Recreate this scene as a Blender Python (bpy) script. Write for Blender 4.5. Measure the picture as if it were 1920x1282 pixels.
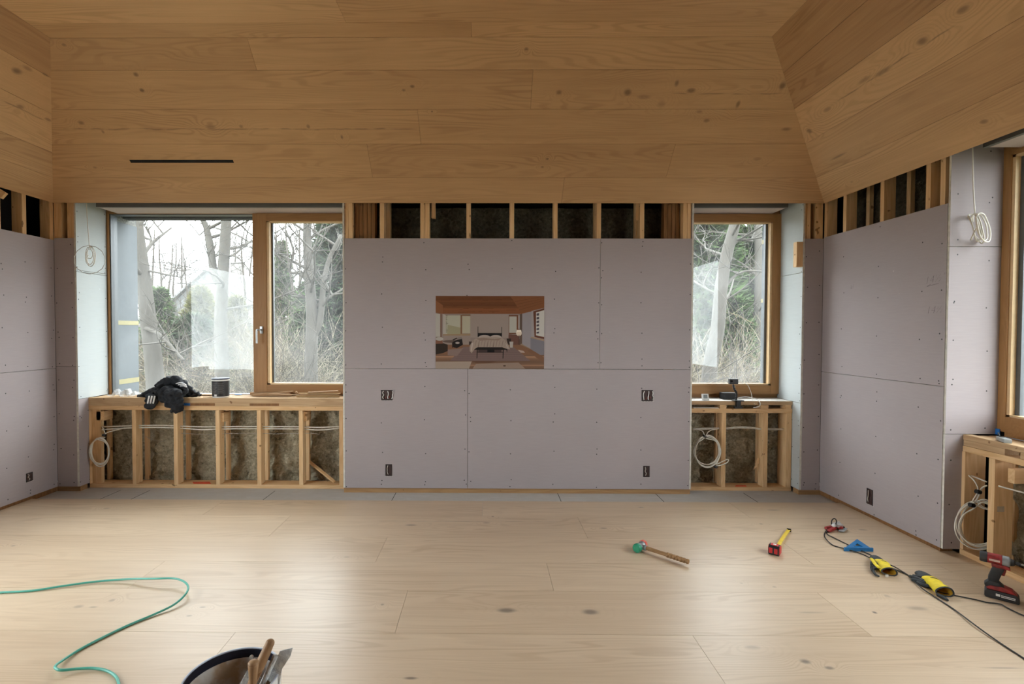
import bpy, bmesh, math, random
from mathutils import Vector, Matrix, Euler, noise

for _o in list(bpy.data.objects):
    bpy.data.objects.remove(_o)
SC = bpy.context.scene
COL = SC.collection
V = Vector

# ------------------------------------------------------------------ camera
F_PX = 935.0
CAM_LOC = V((0.0, -4.68, 1.52))
YAW, PITCH, ROLL = math.radians(0.42), math.radians(1.28), math.radians(0.14)
SHIFT_X = 55.0 / 1920.0
cam_d = bpy.data.cameras.new('camera')
cam_d.sensor_width = 36.0
cam_d.lens = F_PX * 36.0 / 1920.0
cam_d.shift_x = SHIFT_X
cam_d.clip_start = 0.05
cam_d.clip_end = 400.0
cam = bpy.data.objects.new('camera', cam_d)
COL.objects.link(cam)
CAM_R = (Matrix.Rotation(YAW, 3, 'Z') @ Matrix.Rotation(math.pi / 2 - PITCH, 3, 'X') @ Matrix.Rotation(ROLL, 3, 'Z'))
cam.matrix_world = Matrix.Translation(CAM_LOC) @ CAM_R.to_4x4()
SC.camera = cam

# ------------------------------------------------------------------ world and view
SC.view_settings.view_transform = 'Standard'
SC.view_settings.look = 'None'
SC.view_settings.gamma = 1.0
SC.view_settings.use_curve_mapping = False
SC.view_settings.exposure = 0.18
SC.cycles.use_denoising = True
SC.cycles.max_bounces = 8
SC.cycles.diffuse_bounces = 4
SC.cycles.glossy_bounces = 3
SC.cycles.caustics_reflective = False
SC.cycles.caustics_refractive = False
SC.cycles.use_adaptive_sampling = True
SC.cycles.adaptive_threshold = 0.06
SC.cycles.adaptive_min_samples = 16
SC.cycles.transparent_max_bounces = 16
SC.cycles.sample_clamp_indirect = 8.0
SKY = 10.5
world = bpy.data.worlds.new('overcast_sky')
SC.world = world
world.use_nodes = True
_nt = world.node_tree
_nt.nodes.clear()
_out = _nt.nodes.new('ShaderNodeOutputWorld')
_bg = _nt.nodes.new('ShaderNodeBackground')
_tc = _nt.nodes.new('ShaderNodeTexCoord')
_sep = _nt.nodes.new('ShaderNodeSeparateXYZ')
_rmp = _nt.nodes.new('ShaderNodeValToRGB')
_nt.links.new(_tc.outputs['Generated'], _sep.inputs[0])
_nt.links.new(_sep.outputs['Z'], _rmp.inputs[0])
_rmp.color_ramp.elements[0].position = 0.0
_rmp.color_ramp.elements[0].color = (0.88, 0.90, 0.93, 1)
_rmp.color_ramp.elements[1].position = 0.7
_rmp.color_ramp.elements[1].color = (0.97, 0.985, 1.0, 1)
_nt.links.new(_rmp.outputs[0], _bg.inputs['Color'])
_bg.inputs['Strength'].default_value = SKY
_nt.links.new(_bg.outputs[0], _out.inputs['Surface'])


# ------------------------------------------------------------------ pixel rays onto real planes
def ray(px, py):
    d = V(((px - 960.0) / F_PX + SHIFT_X * 1920.0 / F_PX, -(py - 641.0) / F_PX, -1.0))
    return CAM_R @ d

def onp(px, py, p0, n):
    d = ray(px, py)
    t = (V(p0) - CAM_LOC).dot(V(n)) / d.dot(V(n))
    return CAM_LOC + d * t

def onY(px, py, Y=0.0):
    return onp(px, py, (0, Y, 0), (0, 1, 0))

def onX(px, py, X):
    return onp(px, py, (X, 0, 0), (1, 0, 0))

def onZ(px, py, Z=0.0):
    return onp(px, py, (0, 0, Z), (0, 0, 1))

def zat(py, Y, px=912):
    return onY(px, py, Y).z

def xat(px, Y, py=640):
    return onY(px, py, Y).x


# ------------------------------------------------------------------ mesh builder
WL = {}

def spl(pts, k=6, closed=False):
    pts = [V(p) for p in pts]
    n = len(pts)
    out = []
    rng = n if closed else n - 1
    for i in range(rng):
        if closed:
            p0, p1, p2, p3 = pts[i - 1], pts[i], pts[(i + 1) % n], pts[(i + 2) % n]
        else:
            p1, p2 = pts[i], pts[i + 1]
            p0 = pts[i - 1] if i > 0 else p1 * 2 - p2
            p3 = pts[i + 2] if i + 2 < n else p2 * 2 - p1
        for j in range(k):
            t = j / k
            out.append(0.5 * ((2 * p1) + (p2 - p0) * t + (2 * p0 - 5 * p1 + 4 * p2 - p3) * t * t + (3 * p1 - p0 - 3 * p2 + p3) * t ** 3))
    if not closed:
        out.append(pts[-1])
    return out


class MB:
    def __init__(s):
        s.v, s.f, s.m, s.uv, s.c = [], [], [], None, None

    def add(s, verts, faces, m=0):
        b = len(s.v)
        s.v += [V(p) for p in verts]
        for f in faces:
            s.f.append([b + i for i in f])
            s.m.append(m)
        return s

    def box(s, x0, x1, y0, y1, z0, z1, m=0, bev=0.0):
        if x0 > x1: x0, x1 = x1, x0
        if y0 > y1: y0, y1 = y1, y0
        if z0 > z1: z0, z1 = z1, z0
        if bev <= 0:
            vs = [(x, y, z) for z in (z0, z1) for y in (y0, y1) for x in (x0, x1)]
            fs = [(0, 2, 3, 1), (4, 5, 7, 6), (0, 1, 5, 4), (2, 6, 7, 3), (0, 4, 6, 2), (1, 3, 7, 5)]
            return s.add(vs, fs, m)
        bm = bmesh.new()
        bmesh.ops.create_cube(bm, size=1)
        for v in bm.verts:
            v.co = V(((x0 + x1) / 2 + v.co.x * (x1 - x0), (y0 + y1) / 2 + v.co.y * (y1 - y0), (z0 + z1) / 2 + v.co.z * (z1 - z0)))
        bmesh.ops.bevel(bm, geom=list(bm.edges), offset=bev, segments=2, affect='EDGES', profile=0.7)
        bm.verts.index_update()
        s.add([v.co.copy() for v in bm.verts], [[v.index for v in f.verts] for f in bm.faces], m)
        bm.free()
        return s

    def tube(s, pts, r, n=8, closed=False, m=0, cap=True, flat=None):
        pts = [V(p) for p in pts]
        N = len(pts)
        rr = r if callable(r) else (lambda t: r)
        t0 = (pts[1] - pts[0]).normalized()
        up = V((0, 0, 1)) if abs(t0.z) < 0.9 else V((1, 0, 0))
        nrm = t0.cross(up).normalized()
        vs = []
        for i, p in enumerate(pts):
            if closed:
                t = (pts[(i + 1) % N] - pts[i - 1])
            else:
                t = pts[min(i + 1, N - 1)] - pts[max(i - 1, 0)]
            if t.length < 1e-9:
                t = t0
            t = t.normalized()
            nrm = (nrm - t * nrm.dot(t))
            if nrm.length < 1e-6:
                nrm = t.cross(V((0.3, 0.5, 0.8)))
            nrm = nrm.normalized()
            bn = t.cross(nrm)
            R = rr(i / max(1, N - 1))
            for k in range(n):
                a = 2 * math.pi * k / n
                e = 1.0 if flat is None else flat
                vs.append(p + nrm * (math.cos(a) * R) + bn * (math.sin(a) * R * e))
        fs = []
        for i in range(N if closed else N - 1):
            j = (i + 1) % N
            for k in range(n):
                l = (k + 1) % n
                fs.append((i * n + k, i * n + l, j * n + l, j * n + k))
        if not closed and cap:
            fs.append(tuple(range(n))[::-1])
            fs.append(tuple((N - 1) * n + k for k in range(n)))
        return s.add(vs, fs, m)

    def lathe(s, prof, n=32, M=None, m=0, capb=False, capt=False):
        vs = []
        for r, z in prof:
            for k in range(n):
                a = 2 * math.pi * k / n
                vs.append(V((r * math.cos(a), r * math.sin(a), z)))
        fs = []
        for i in range(len(prof) - 1):
            for k in range(n):
                l = (k + 1) % n
                fs.append((i * n + k, i * n + l, (i + 1) * n + l, (i + 1) * n + k))
        if capb: fs.append(tuple(range(n))[::-1])
        if capt: fs.append(tuple((len(prof) - 1) * n + k for k in range(n)))
        if M is not None:
            vs = [M @ v for v in vs]
        return s.add(vs, fs, m)

    def prism(s, poly, M, d0, d1, m=0):
        """polygon (2D) in the M frame's xy plane extruded from z=d0 to d1"""
        n = len(poly)
        vs = [M @ V((p[0], p[1], d0)) for p in poly] + [M @ V((p[0], p[1], d1)) for p in poly]
        fs = [tuple(range(n))[::-1], tuple(range(n, 2 * n))]
        for i in range(n):
            j = (i + 1) % n
            fs.append((i, j, n + j, n + i))
        return s.add(vs, fs, m)

    def ball(s, c, r, m=0, sub=2, sc=(1, 1, 1), M=None):
        bm = bmesh.new()
        bmesh.ops.create_icosphere(bm, subdivisions=sub, radius=1)
        bm.verts.index_update()
        vs = []
        for v in bm.verts:
            p = V((v.co.x * r * sc[0], v.co.y * r * sc[1], v.co.z * r * sc[2]))
            if M is not None: p = M @ p
            vs.append(p + V(c))
        s.add(vs, [[v.index for v in f.verts] for f in bm.faces], m)
        bm.free()
        return s

    def xf(s, M):
        s.v = [M @ p for p in s.v]
        return s

    def build(s, name, mats, parent=None, label=None, cat=None, group=None, kind=None, smooth=False, loc=None, world=True):
        """vertices are in world space unless world=False; loc gives a top-level origin"""
        me = bpy.data.meshes.new(name)
        L = V(WL.get(parent.name, (0, 0, 0))) if parent is not None else (V(loc) if loc is not None else V((0, 0, 0)))
        vs = [p - L for p in s.v] if world else s.v
        me.from_pydata([tuple(p) for p in vs], [], s.f)
        if not isinstance(mats, (list, tuple)): mats = [mats]
        for mt in mats: me.materials.append(mt)
        me.polygons.foreach_set('material_index', s.m)
        if s.uv is not None:
            ul = me.uv_layers.new(name='UVMap')
            for i, p in enumerate(me.polygons):
                for li, q in zip(p.loop_indices, s.uv[i]):
                    ul.data[li].uv = q
        if s.c is not None:
            ca = me.color_attributes.new('plank', 'FLOAT_COLOR', 'CORNER')
            for i, p in enumerate(me.polygons):
                for li in p.loop_indices:
                    ca.data[li].color = s.c[i]
        if s.uv is None:
            bm = bmesh.new(); bm.from_mesh(me)
            bmesh.ops.recalc_face_normals(bm, faces=bm.faces)
            bm.to_mesh(me); bm.free()
        if smooth:
            me.polygons.foreach_set('use_smooth', [True] * len(me.polygons))
        me.update()
        o = bpy.data.objects.new(name, me)
        COL.objects.link(o)
        if parent is not None:
            o.parent = parent
            WL[o.name] = L
        else:
            o.location = L
            WL[o.name] = L
        tag(o, label, cat, group, kind)
        if smooth == 'auto':
            me.polygons.foreach_set('use_smooth', [True] * len(me.polygons))
            try:
                me.set_sharp_from_angle(angle=math.radians(40))
            except Exception:
                pass
        return o


def tag(o, label=None, cat=None, group=None, kind=None):
    if label: o['label'] = label
    if cat: o['category'] = cat
    if group: o['group'] = group
    if kind: o['kind'] = kind
    return o

def thing(name, loc, label=None, cat=None, group=None, kind=None, rot=None):
    o = bpy.data.objects.new(name, None)
    o.empty_display_size = 0.1
    COL.objects.link(o)
    o.location = V(loc)
    if rot: o.rotation_euler = rot
    WL[o.name] = V(loc)
    return tag(o, label, cat, group, kind)

def frame(o, x, z=None, y=None):
    """matrix from origin and x axis, z axis"""
    x = V(x).normalized()
    if z is not None:
        z = V(z); z = (z - x * z.dot(x)).normalized(); y = z.cross(x)
    else:
        y = V(y); y = (y - x * y.dot(x)).normalized(); z = x.cross(y)
    M = Matrix((x, y, z)).transposed().to_4x4()
    return Matrix.Translation(V(o)) @ M


# ------------------------------------------------------------------ materials
class NT:
    def __init__(s, name):
        s.mat = bpy.data.materials.new(name)
        s.mat.use_nodes = True
        s.t = s.mat.node_tree
        s.t.nodes.clear()
        s.out = s.t.nodes.new('ShaderNodeOutputMaterial')
        s.bsdf = s.t.nodes.new('ShaderNodeBsdfPrincipled')
        s.t.links.new(s.bsdf.outputs[0], s.out.inputs[0])

    def n(s, typ, **kw):
        nd = s.t.nodes.new(typ)
        for k, v in kw.items(): setattr(nd, k, v)
        return nd

    def l(s, a, b):
        s.t.links.new(a, b)

    def setin(s, sock, val):
        if hasattr(val, 'is_output') or isinstance(val, bpy.types.NodeSocket):
            s.l(val, sock)
        else:
            sock.default_value = val

    def math(s, op, a, b=None, c=None, clamp=False):
        nd = s.n('ShaderNodeMath', operation=op)
        nd.use_clamp = clamp
        s.setin(nd.inputs[0], a)
        if b is not None: s.setin(nd.inputs[1], b)
        if c is not None: s.setin(nd.inputs[2], c)
        return nd.outputs[0]

    def vm(s, op, a, b=None):
        nd = s.n('ShaderNodeVectorMath', operation=op)
        s.setin(nd.inputs[0], a)
        if b is not None: s.setin(nd.inputs[1], b)
        return nd.outputs['Value'] if op in ('LENGTH', 'DOT_PRODUCT', 'DISTANCE') else nd.outputs[0]

    def noise(s, vec, scale=1.0, detail=2.0, rough=0.5, dist=0.0):
        nd = s.n('ShaderNodeTexNoise')
        if vec is not None: s.l(vec, nd.inputs['Vector'])
        nd.inputs['Scale'].default_value = scale
        nd.inputs['Detail'].default_value = detail
        nd.inputs['Roughness'].default_value = rough
        nd.inputs['Distortion'].default_value = dist
        return nd.outputs['Fac']

    def mapr(s, v, a, b, c, d, smooth=True):
        nd = s.n('ShaderNodeMapRange')
        if smooth: nd.interpolation_type = 'SMOOTHSTEP'
        s.setin(nd.inputs[0], v)
        for i, q in enumerate((a, b, c, d)): nd.inputs[i + 1].default_value = q
        return nd.outputs[0]

    def mix(s, fac, a, b, mode='MIX'):
        nd = s.n('ShaderNodeMix', data_type='RGBA')
        nd.blend_type = mode
        s.setin(nd.inputs[0], fac)
        for sock, val in ((nd.inputs[6], a), (nd.inputs[7], b)):
            if isinstance(val, (tuple, list)):
                sock.default_value = (*val[:3], 1)
            else:
                s.l(val, sock)
        return nd.outputs[2]

    def fin(s, col=None, rough=None, bump=None, bstr=0.3, bdist=0.01, **kw):
        if col is not None:
            if isinstance(col, (tuple, list)): s.bsdf.inputs['Base Color'].default_value = (*col[:3], 1)
            else: s.l(col, s.bsdf.inputs['Base Color'])
        if rough is not None: s.setin(s.bsdf.inputs['Roughness'], rough)
        if bump is not None:
            b = s.n('ShaderNodeBump')
            b.inputs['Strength'].default_value = bstr
            b.inputs['Distance'].default_value = bdist
            s.l(bump, b.inputs['Height'])
            s.l(b.outputs[0], s.bsdf.inputs['Normal'])
        for k, v in kw.items():
            s.bsdf.inputs[k.replace('_', ' ')].default_value = v
        return s.mat

    def coord(s, which='Object'):
        return s.n('ShaderNodeTexCoord').outputs[which]


def lin(r, g, b):
    f = lambda c: (c / 255.0 / 12.92) if c <= 10 else (((c / 255.0 + 0.055) / 1.055) ** 2.4)
    return (f(r), f(g), f(b))

def plain(name, col, rough=0.6, var=0.12, scale=30.0, bump=0.0, metallic=0.0, spec=0.5, **kw):
    t = NT(name)
    c = t.coord()
    nz = t.noise(c, scale, 4)
    v = t.mapr(nz, 0.25, 0.75, 1 - var, 1 + var)
    colr = t.mix(1.0, col, t.n('ShaderNodeCombineColor').outputs[0], 'MULTIPLY')
    cc = [n for n in t.t.nodes if n.bl_idname == 'ShaderNodeCombineColor'][0]
    for i in range(3): t.l(v, cc.inputs[i])
    return t.fin(colr, rough, nz if bump else None, bump, 0.005, Metallic=metallic, Specular_IOR_Level=spec, **kw)


def lumber(name, axis, base=(0.80, 0.56, 0.32), dark=(0.57, 0.33, 0.145), rough=0.75, knots=True):
    t = NT(name)
    c = t.coord()
    mp = t.n('ShaderNodeMapping')
    t.l(c, mp.inputs['Vector'])
    sc = [9.0, 9.0, 9.0]; sc[axis] = 0.7
    mp.inputs['Scale'].default_value = sc
    oi = t.n('ShaderNodeObjectInfo')
    rnd = oi.outputs['Random']
    cmb = t.n('ShaderNodeCombineXYZ')
    for i in range(3): t.l(t.math('MULTIPLY', rnd, 37.0 + 11 * i), cmb.inputs[i])
    vec = t.vm('ADD', mp.outputs[0], cmb.outputs[0])
    n1 = t.noise(vec, 1.0, 2, 0.5, 0.4)
    ring = t.math('SINE', t.math('MULTIPLY', n1, 70.0))
    fine = t.noise(vec, 9.0, 3, 0.6)
    k = t.noise(t.vm('ADD', c, cmb.outputs[0]), 24.0, 0)
    knot = t.mapr(k, 0.79, 0.83, 0.0, 0.0 if knots is False else 0.9)
    f = t.math('ADD', t.math('MULTIPLY', t.math('ADD', ring, 1.0), 0.16), t.math('MULTIPLY', fine, 0.45))
    tone = t.math('MULTIPLY', t.math('SUBTRACT', rnd, 0.5), 0.35)
    f = t.math('ADD', f, tone, clamp=True)
    col = t.mix(f, base, dark)
    col = t.mix(t.math('MULTIPLY', knot, 0.8), col, (0.16, 0.065, 0.02))
    return t.fin(col, rough, fine, 0.15, 0.004, Specular_IOR_Level=0.3)


def oak(name, light, dark, knotc, knots, cracks=(), rough=0.45, ring_amt=0.45, coat=0.0, spec=0.4, tintamt=0.5, bands=18.0, grain=0.5):
    """plank material; uv in metres, u along the board; 'plank' attribute r=tint g=random offset"""
    t = NT(name)
    uv = t.n('ShaderNodeUVMap').outputs[0]
    at = t.n('ShaderNodeAttribute', attribute_name='plank')
    sp = t.n('ShaderNodeSeparateColor')
    t.l(at.outputs['Color'], sp.inputs[0])
    tint, rnd = sp.outputs[0], sp.outputs[1]
    su = t.n('ShaderNodeSeparateXYZ'); t.l(uv, su.inputs[0])
    u, v = su.outputs[0], su.outputs[1]
    off = t.math('MULTIPLY', rnd, 53.0)
    def vec(a, b):
        cb = t.n('ShaderNodeCombineXYZ')
        t.l(t.math('MULTIPLY_ADD', u, a, off), cb.inputs[0])
        t.l(t.math('MULTIPLY_ADD', v, b, off), cb.inputs[1])
        t.l(off, cb.inputs[2])
        return cb.outputs[0]
    big = t.noise(vec(0.45, 4.0), 1.0, 2, 0.45, 0.2)
    field = t.math('MULTIPLY', big, 1.4)
    field = t.math('MULTIPLY_ADD', v, 1.6, field)
    wob = t.noise(vec(3.0, 12.0), 1.0, 2)
    core_total = None
    for (ku, kv, rx, ry, st) in knots:
        d0 = t.vm('SUBTRACT', uv, (ku, kv, 0))
        d1 = t.vm('MULTIPLY', d0, (1.0 / rx, 1.0 / ry, 0))
        d = t.math('ADD', t.vm('LENGTH', d1), t.math('MULTIPLY', t.math('SUBTRACT', wob, 0.5), 0.7))
        e = t.math('EXPONENT', t.math('MULTIPLY', t.math('MULTIPLY', d, d), -0.16))
        field = t.math('MULTIPLY_ADD', e, 0.30 * (1 if (ku * 7 + kv * 13) % 2 > 1 else -1), field)
        cr = t.mapr(d, 0.25, 1.15, st, 0.0)
        core_total = cr if core_total is None else t.math('MAXIMUM', core_total, cr)
    for (u0, u1, v0, w, st) in cracks:
        wv = t.noise(vec(2.5, 0.0), 1.0, 3, 0.6)
        vv = t.math('ABSOLUTE', t.math('SUBTRACT', t.math('SUBTRACT', v, v0), t.math('MULTIPLY', t.math('SUBTRACT', wv, 0.5), 0.05)))
        line = t.mapr(vv, 0.0, w, 1.0, 0.0)
        brk = t.mapr(t.noise(vec(7.0, 0.0), 1.0, 2), 0.35, 0.6, 0.1, 1.0)
        m_ = t.math('MULTIPLY', t.mapr(u, u0, u0 + 0.15, 0, 1), t.mapr(u, u1 - 0.15, u1, 1, 0))
        cr = t.math('MULTIPLY', t.math('MULTIPLY', t.math('MULTIPLY', line, brk), m_), st)
        core_total = cr if core_total is None else t.math('MAXIMUM', core_total, cr)
    ring = t.math('SINE', t.math('MULTIPLY', field, bands * 6.28))
    ring = t.mapr(ring, -0.2, 1.0, 0.0, 1.0)
    amt = t.mapr(t.noise(vec(0.5, 2.2), 1.7, 1), 0.35, 0.7, 0.15, 1.0)
    ring = t.math('MULTIPLY', t.math('MULTIPLY', ring, amt), ring_amt)
    fib = t.noise(vec(3.0, 130.0), 1.0, 3, 0.65)
    fib2 = t.noise(vec(0.8, 22.0), 1.0, 3, 0.6)
    blot = t.noise(vec(0.7, 2.5), 1.3, 3)
    f = t.math('MULTIPLY_ADD', t.math('SUBTRACT', fib, 0.5), grain, ring)
    f = t.math('MULTIPLY_ADD', t.math('SUBTRACT', fib2, 0.5), grain * 1.1, f)
    f = t.math('MULTIPLY_ADD', t.math('SUBTRACT', blot, 0.5), 0.55, f)
    f = t.math('MULTIPLY_ADD', t.math('SUBTRACT', 0.5, tint), tintamt, f)
    f = t.math('ADD', f, 0.28, clamp=True)
    col = t.mix(f, light, dark)
    if core_total is not None:
        col = t.mix(core_total, col, knotc)
    return t.fin(col, rough, t.math('MULTIPLY_ADD', fib, 0.5, t.math('MULTIPLY', ring, -0.3)), 0.06, 0.004, Specular_IOR_Level=spec, Coat_Weight=coat, Coat_Roughness=0.35)


def drywall_mat(name, col, rough=0.85):
    t = NT(name)
    c = t.coord()
    mp = t.n('ShaderNodeMapping'); t.l(c, mp.inputs['Vector'])
    mp.inputs['Scale'].default_value = (8, 8, 160)
    fib = t.noise(mp.outputs[0], 1.0, 3, 0.6)
    blot = t.noise(c, 1.3, 3)
    f = t.math('ADD', t.math('MULTIPLY', t.math('SUBTRACT', fib, 0.5), 0.16), t.math('MULTIPLY', t.math('SUBTRACT', blot, 0.5), 0.16))
    f = t.math('ADD', f, 1.0)
    cc = t.n('ShaderNodeCombineColor')
    for i in range(3): t.l(f, cc.inputs[i])
    cl = t.mix(1.0, col, cc.outputs[0], 'MULTIPLY')
    sc = t.noise(c, 34.0, 1)
    sp = t.mapr(sc, 0.80, 0.83, 0.0, 0.5)
    cl = t.mix(sp, cl, tuple(min(1, x * 1.7) for x in col))
    return t.fin(cl, rough, fib, 0.05, 0.002, Specular_IOR_Level=0.25)


def foam_mat(name, a, b, c3):
    t = NT(name)
    c = t.coord()
    n1 = t.noise(c, 6.0, 5, 0.65, 0.6)
    n2 = t.noise(c, 38.0, 5, 0.7)
    vo = t.n('ShaderNodeTexVoronoi'); t.l(c, vo.inputs['Vector']); vo.inputs['Scale'].default_value = 24.0
    f = t.mapr(n1, 0.3, 0.7, 0, 1)
    col = t.mix(f, a, b)
    col = t.mix(t.mapr(n2, 0.5, 0.72, 0, 0.85), col, c3)
    col = t.mix(t.mapr(n2, 0.5, 0.25, 0, 0.7), col, tuple(x * 0.25 for x in a))
    h = t.math('ADD', n2, t.math('MULTIPLY', vo.outputs['Distance'], 0.5))
    return t.fin(col, 0.95, h, 0.9, 0.03, Specular_IOR_Level=0.1)


def glass_mat(name):
    t = NT(name)
    tr = t.n('ShaderNodeBsdfTransparent'); tr.inputs[0].default_value = (0.93, 0.96, 0.955, 1)
    gl = t.n('ShaderNodeBsdfGlossy'); gl.inputs['Roughness'].default_value = 0.02
    lw = t.n('ShaderNodeLayerWeight'); lw.inputs['Blend'].default_value = .5
    fr = t.math('MULTIPLY_ADD', t.math('POWER', lw.outputs['Facing'], 5.0), .94, .036)
    mx = t.n('ShaderNodeMixShader')
    t.l(fr, mx.inputs[0]); t.l(tr.outputs[0], mx.inputs[1]); t.l(gl.outputs[0], mx.inputs[2])
    # whitish veil mixed into the pane, standing in for glare over the view
    tl = t.n('ShaderNodeBsdfTranslucent'); tl.inputs[0].default_value = (.8, .82, .84, 1)
    m2 = t.n('ShaderNodeMixShader')
    t.l(t.mapr(t.noise(t.coord(), 2.2, 4, .6), .3, .75, .012, .045), m2.inputs[0])
    t.l(mx.outputs[0], m2.inputs[1]); t.l(tl.outputs[0], m2.inputs[2])
    t.l(m2.outputs[0], t.out.inputs[0])
    return t.mat

M = {}
M['dry'] = drywall_mat('lavender_gypsum_board', (0.378, 0.334, 0.342))
M['dryblue'] = drywall_mat('pale_grey_blue_gypsum_board', (0.50, 0.54, 0.55))
M['gypsum'] = plain('gypsum_core', (0.62, 0.60, 0.55), 0.9)
M['screw'] = plain('dark_screw_head', (0.03, 0.028, 0.03), 0.5, metallic=0.3)
M['lx'] = lumber('spruce_lumber_lengthwise', 0)
M['ly'] = lumber('spruce_lumber_deep', 1)
M['lz'] = lumber('spruce_lumber_upright', 2)
M['lvl'] = lumber('laminated_sill_lumber', 0, (0.60, 0.42, 0.25), (0.36, 0.22, 0.11))
M['lvly'] = lumber('laminated_sill_lumber_deep', 1, (0.60, 0.42, 0.25), (0.36, 0.22, 0.11))
M['mid'] = lumber('brown_base_lumber', 0, (0.42, 0.25, 0.12), (0.24, 0.12, 0.05))
M['old'] = lumber('old_brown_lumber', 2, (0.30, 0.15, 0.06), (0.13, 0.055, 0.02))
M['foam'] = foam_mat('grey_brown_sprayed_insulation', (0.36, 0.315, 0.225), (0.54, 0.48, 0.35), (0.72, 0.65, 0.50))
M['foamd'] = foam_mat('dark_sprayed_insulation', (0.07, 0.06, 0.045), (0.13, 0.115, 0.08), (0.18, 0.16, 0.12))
M['black'] = plain('black_plastic', (0.018, 0.018, 0.02), 0.45)
M['void'] = plain('dark_membrane', (0.012, 0.012, 0.013), 0.9)
M['frame'] = lumber('larch_window_wood', 2, (0.40, 0.215, 0.085), (0.30, 0.15, 0.055), 0.45, False)
M['framex'] = lumber('larch_window_wood_level', 0, (0.40, 0.215, 0.085), (0.30, 0.15, 0.055), 0.45, False)
M['framel'] = plain('pale_window_rebate', (0.70, 0.50, 0.28), 0.5, 0.05)
M['alu'] = plain('grey_aluminium_cladding', (0.11, 0.12, 0.13), 0.4, 0.05, metallic=0.3)
M['steel'] = plain('brushed_steel', (0.45, 0.46, 0.46), 0.35, 0.05, metallic=0.9)
M['hdr'] = drywall_mat('grey_header_board', (0.16, 0.155, 0.15))
M['hdrl'] = drywall_mat('pale_header_underside', (0.52, 0.45, 0.43))
M['glass'] = glass_mat('window_glass')
M['cable'] = plain('white_cable_sheath', (0.74, 0.71, 0.64), 0.45, 0.05)
M['cableg'] = plain('grey_cable_sheath', (0.45, 0.42, 0.38), 0.5, 0.05)
M['white'] = plain('white_plastic', (0.78, 0.78, 0.76), 0.4, 0.03)
M['blue'] = plain('blue_painter_tape', (0.02, 0.16, 0.50), 0.6)
M['sub'] = None

# ------------------------------------------------------------------ key dimensions, all metres
XL, XR = onY(104, 640).x, onY(1541, 640).x            # left and right wall faces
ZC = zat(381, 0.0)                                     # foot of the sloped ceiling
CX0, CX1 = onY(643, 690).x, onY(1298, 690).x           # ends of the middle wall
RVL, RVR = onY(145, 640).x, onY(1503, 640).x           # window reveals
YW = 0.38                                              # window plane
YK = 0.12                                              # face of the low walls
ZS = zat(746, YK, 400)                                 # sill height left
ZS2 = zat(752, YK, 1400)
DT = zat(446.5, 0.0)                                   # top of the gypsum
DB = 0.03
YR = onX(1770, 720, XR).y                              # end of the right wall
XWIN_R = XR + 0.36
YFRONT = -8.6
print('DIMS', XL, XR, ZC, CX0, CX1, RVL, RVR, ZS, ZS2, DT, YR)

# ceiling corner points
ZT = 3.67
YT = -1.03
XTR = onp(1448, 68, (0, 0, ZT), (0, 0, 1))
XTL = onp(95, 72, (0, 0, ZT), (0, 0, 1))
YT = (XTR.y + XTL.y) / 2
XTR, XTL = XTR.x, XTL.x
print('CEIL', XTL, XTR, YT)


def slab_rows(mb, rows, O, U, W, uvo, thick, N, gap=0.0009):
    """rows: list of (v0, v1, left(v)->u, right(v)->u, joints, tints). Boards as shallow solids on plane O + u*U + v*W"""
    for (v0, v1, lf, rf, joints, tints) in rows:
        a, b = v0 + gap, v1 - gap
        cuts = [None] + list(joints) + [None]
        for i in range(len(cuts) - 1):
            la = lf(a) if cuts[i] is None else cuts[i] + gap
            lb = lf(b) if cuts[i] is None else cuts[i] + gap
            ra = rf(a) if cuts[i + 1] is None else cuts[i + 1] - gap
            rb = rf(b) if cuts[i + 1] is None else cuts[i + 1] - gap
            if la >= ra or lb >= rb: continue
            q = [(la, a), (ra, a), (rb, b), (lb, b)]
            base = len(mb.v)
            for (uu, vv) in q: mb.v.append(O + U * uu + W * vv)
            for (uu, vv) in q: mb.v.append(O + U * uu + W * vv + N * thick)
            fs = [(0, 1, 2, 3), (0, 4, 5, 1), (1, 5, 6, 2), (2, 6, 7, 3), (3, 7, 4, 0)]
            tn = tints[i % len(tints)]
            c = (tn, random.random(), random.random(), 1)
            for f in fs:
                mb.f.append([base + k for k in f]); mb.m.append(0)
                mb.uv.append([(q[k % 4][0] + uvo[0], q[k % 4][1] + uvo[1]) for k in f])
                mb.c.append(c)


# ------------------------------------------------------------------ floor
random.seed(5)
fm = MB(); fm.uv = []; fm.c = []
ys = [onZ(900, y).y for y in (939, 968, 1008, 1055, 1107, 1188)]
while ys[-1] > YFRONT: ys.append(ys[-1] - 0.385)
FJ = [[onZ(1385, 955).x, onZ(905, 955).x, onZ(395, 955).x], [onZ(1093, 990).x, onZ(1720, 990).x, onZ(520, 990).x], [onZ(708, 1045).x, onZ(1500, 1040).x],
      [onZ(1031, 1080).x, onZ(270, 1080).x, onZ(1800, 1080).x], [onZ(753, 1145).x, onZ(1575, 1145).x], [onZ(425, 1205).x, onZ(1315, 1215).x]]
FT = [[.5, .35, .45, .3], [.55, .35, .4, .45], [.5, .5, .55], [.55, .5, .5, .6], [.6, .45, .8], [.4, .55, .5]]
rows = []
for i in range(len(ys) - 1):
    if i < len(FJ): j, tn = sorted(FJ[i]), FT[i]
    else:
        j = sorted([random.uniform(-3.5, -0.5), random.uniform(0.2, 3.0)]); tn = [random.uniform(.35, .65) for _ in range(3)]
    rows.append((-ys[i], -ys[i + 1], (lambda v: XL - 0.02), (lambda v: XR + 0.12), j, tn))
slab_rows(fm, rows, V((0, 0, 0)), V((1, 0, 0)), V((0, -1, 0)), (0, 0), 0.016, V((0, 0, -1)))
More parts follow.
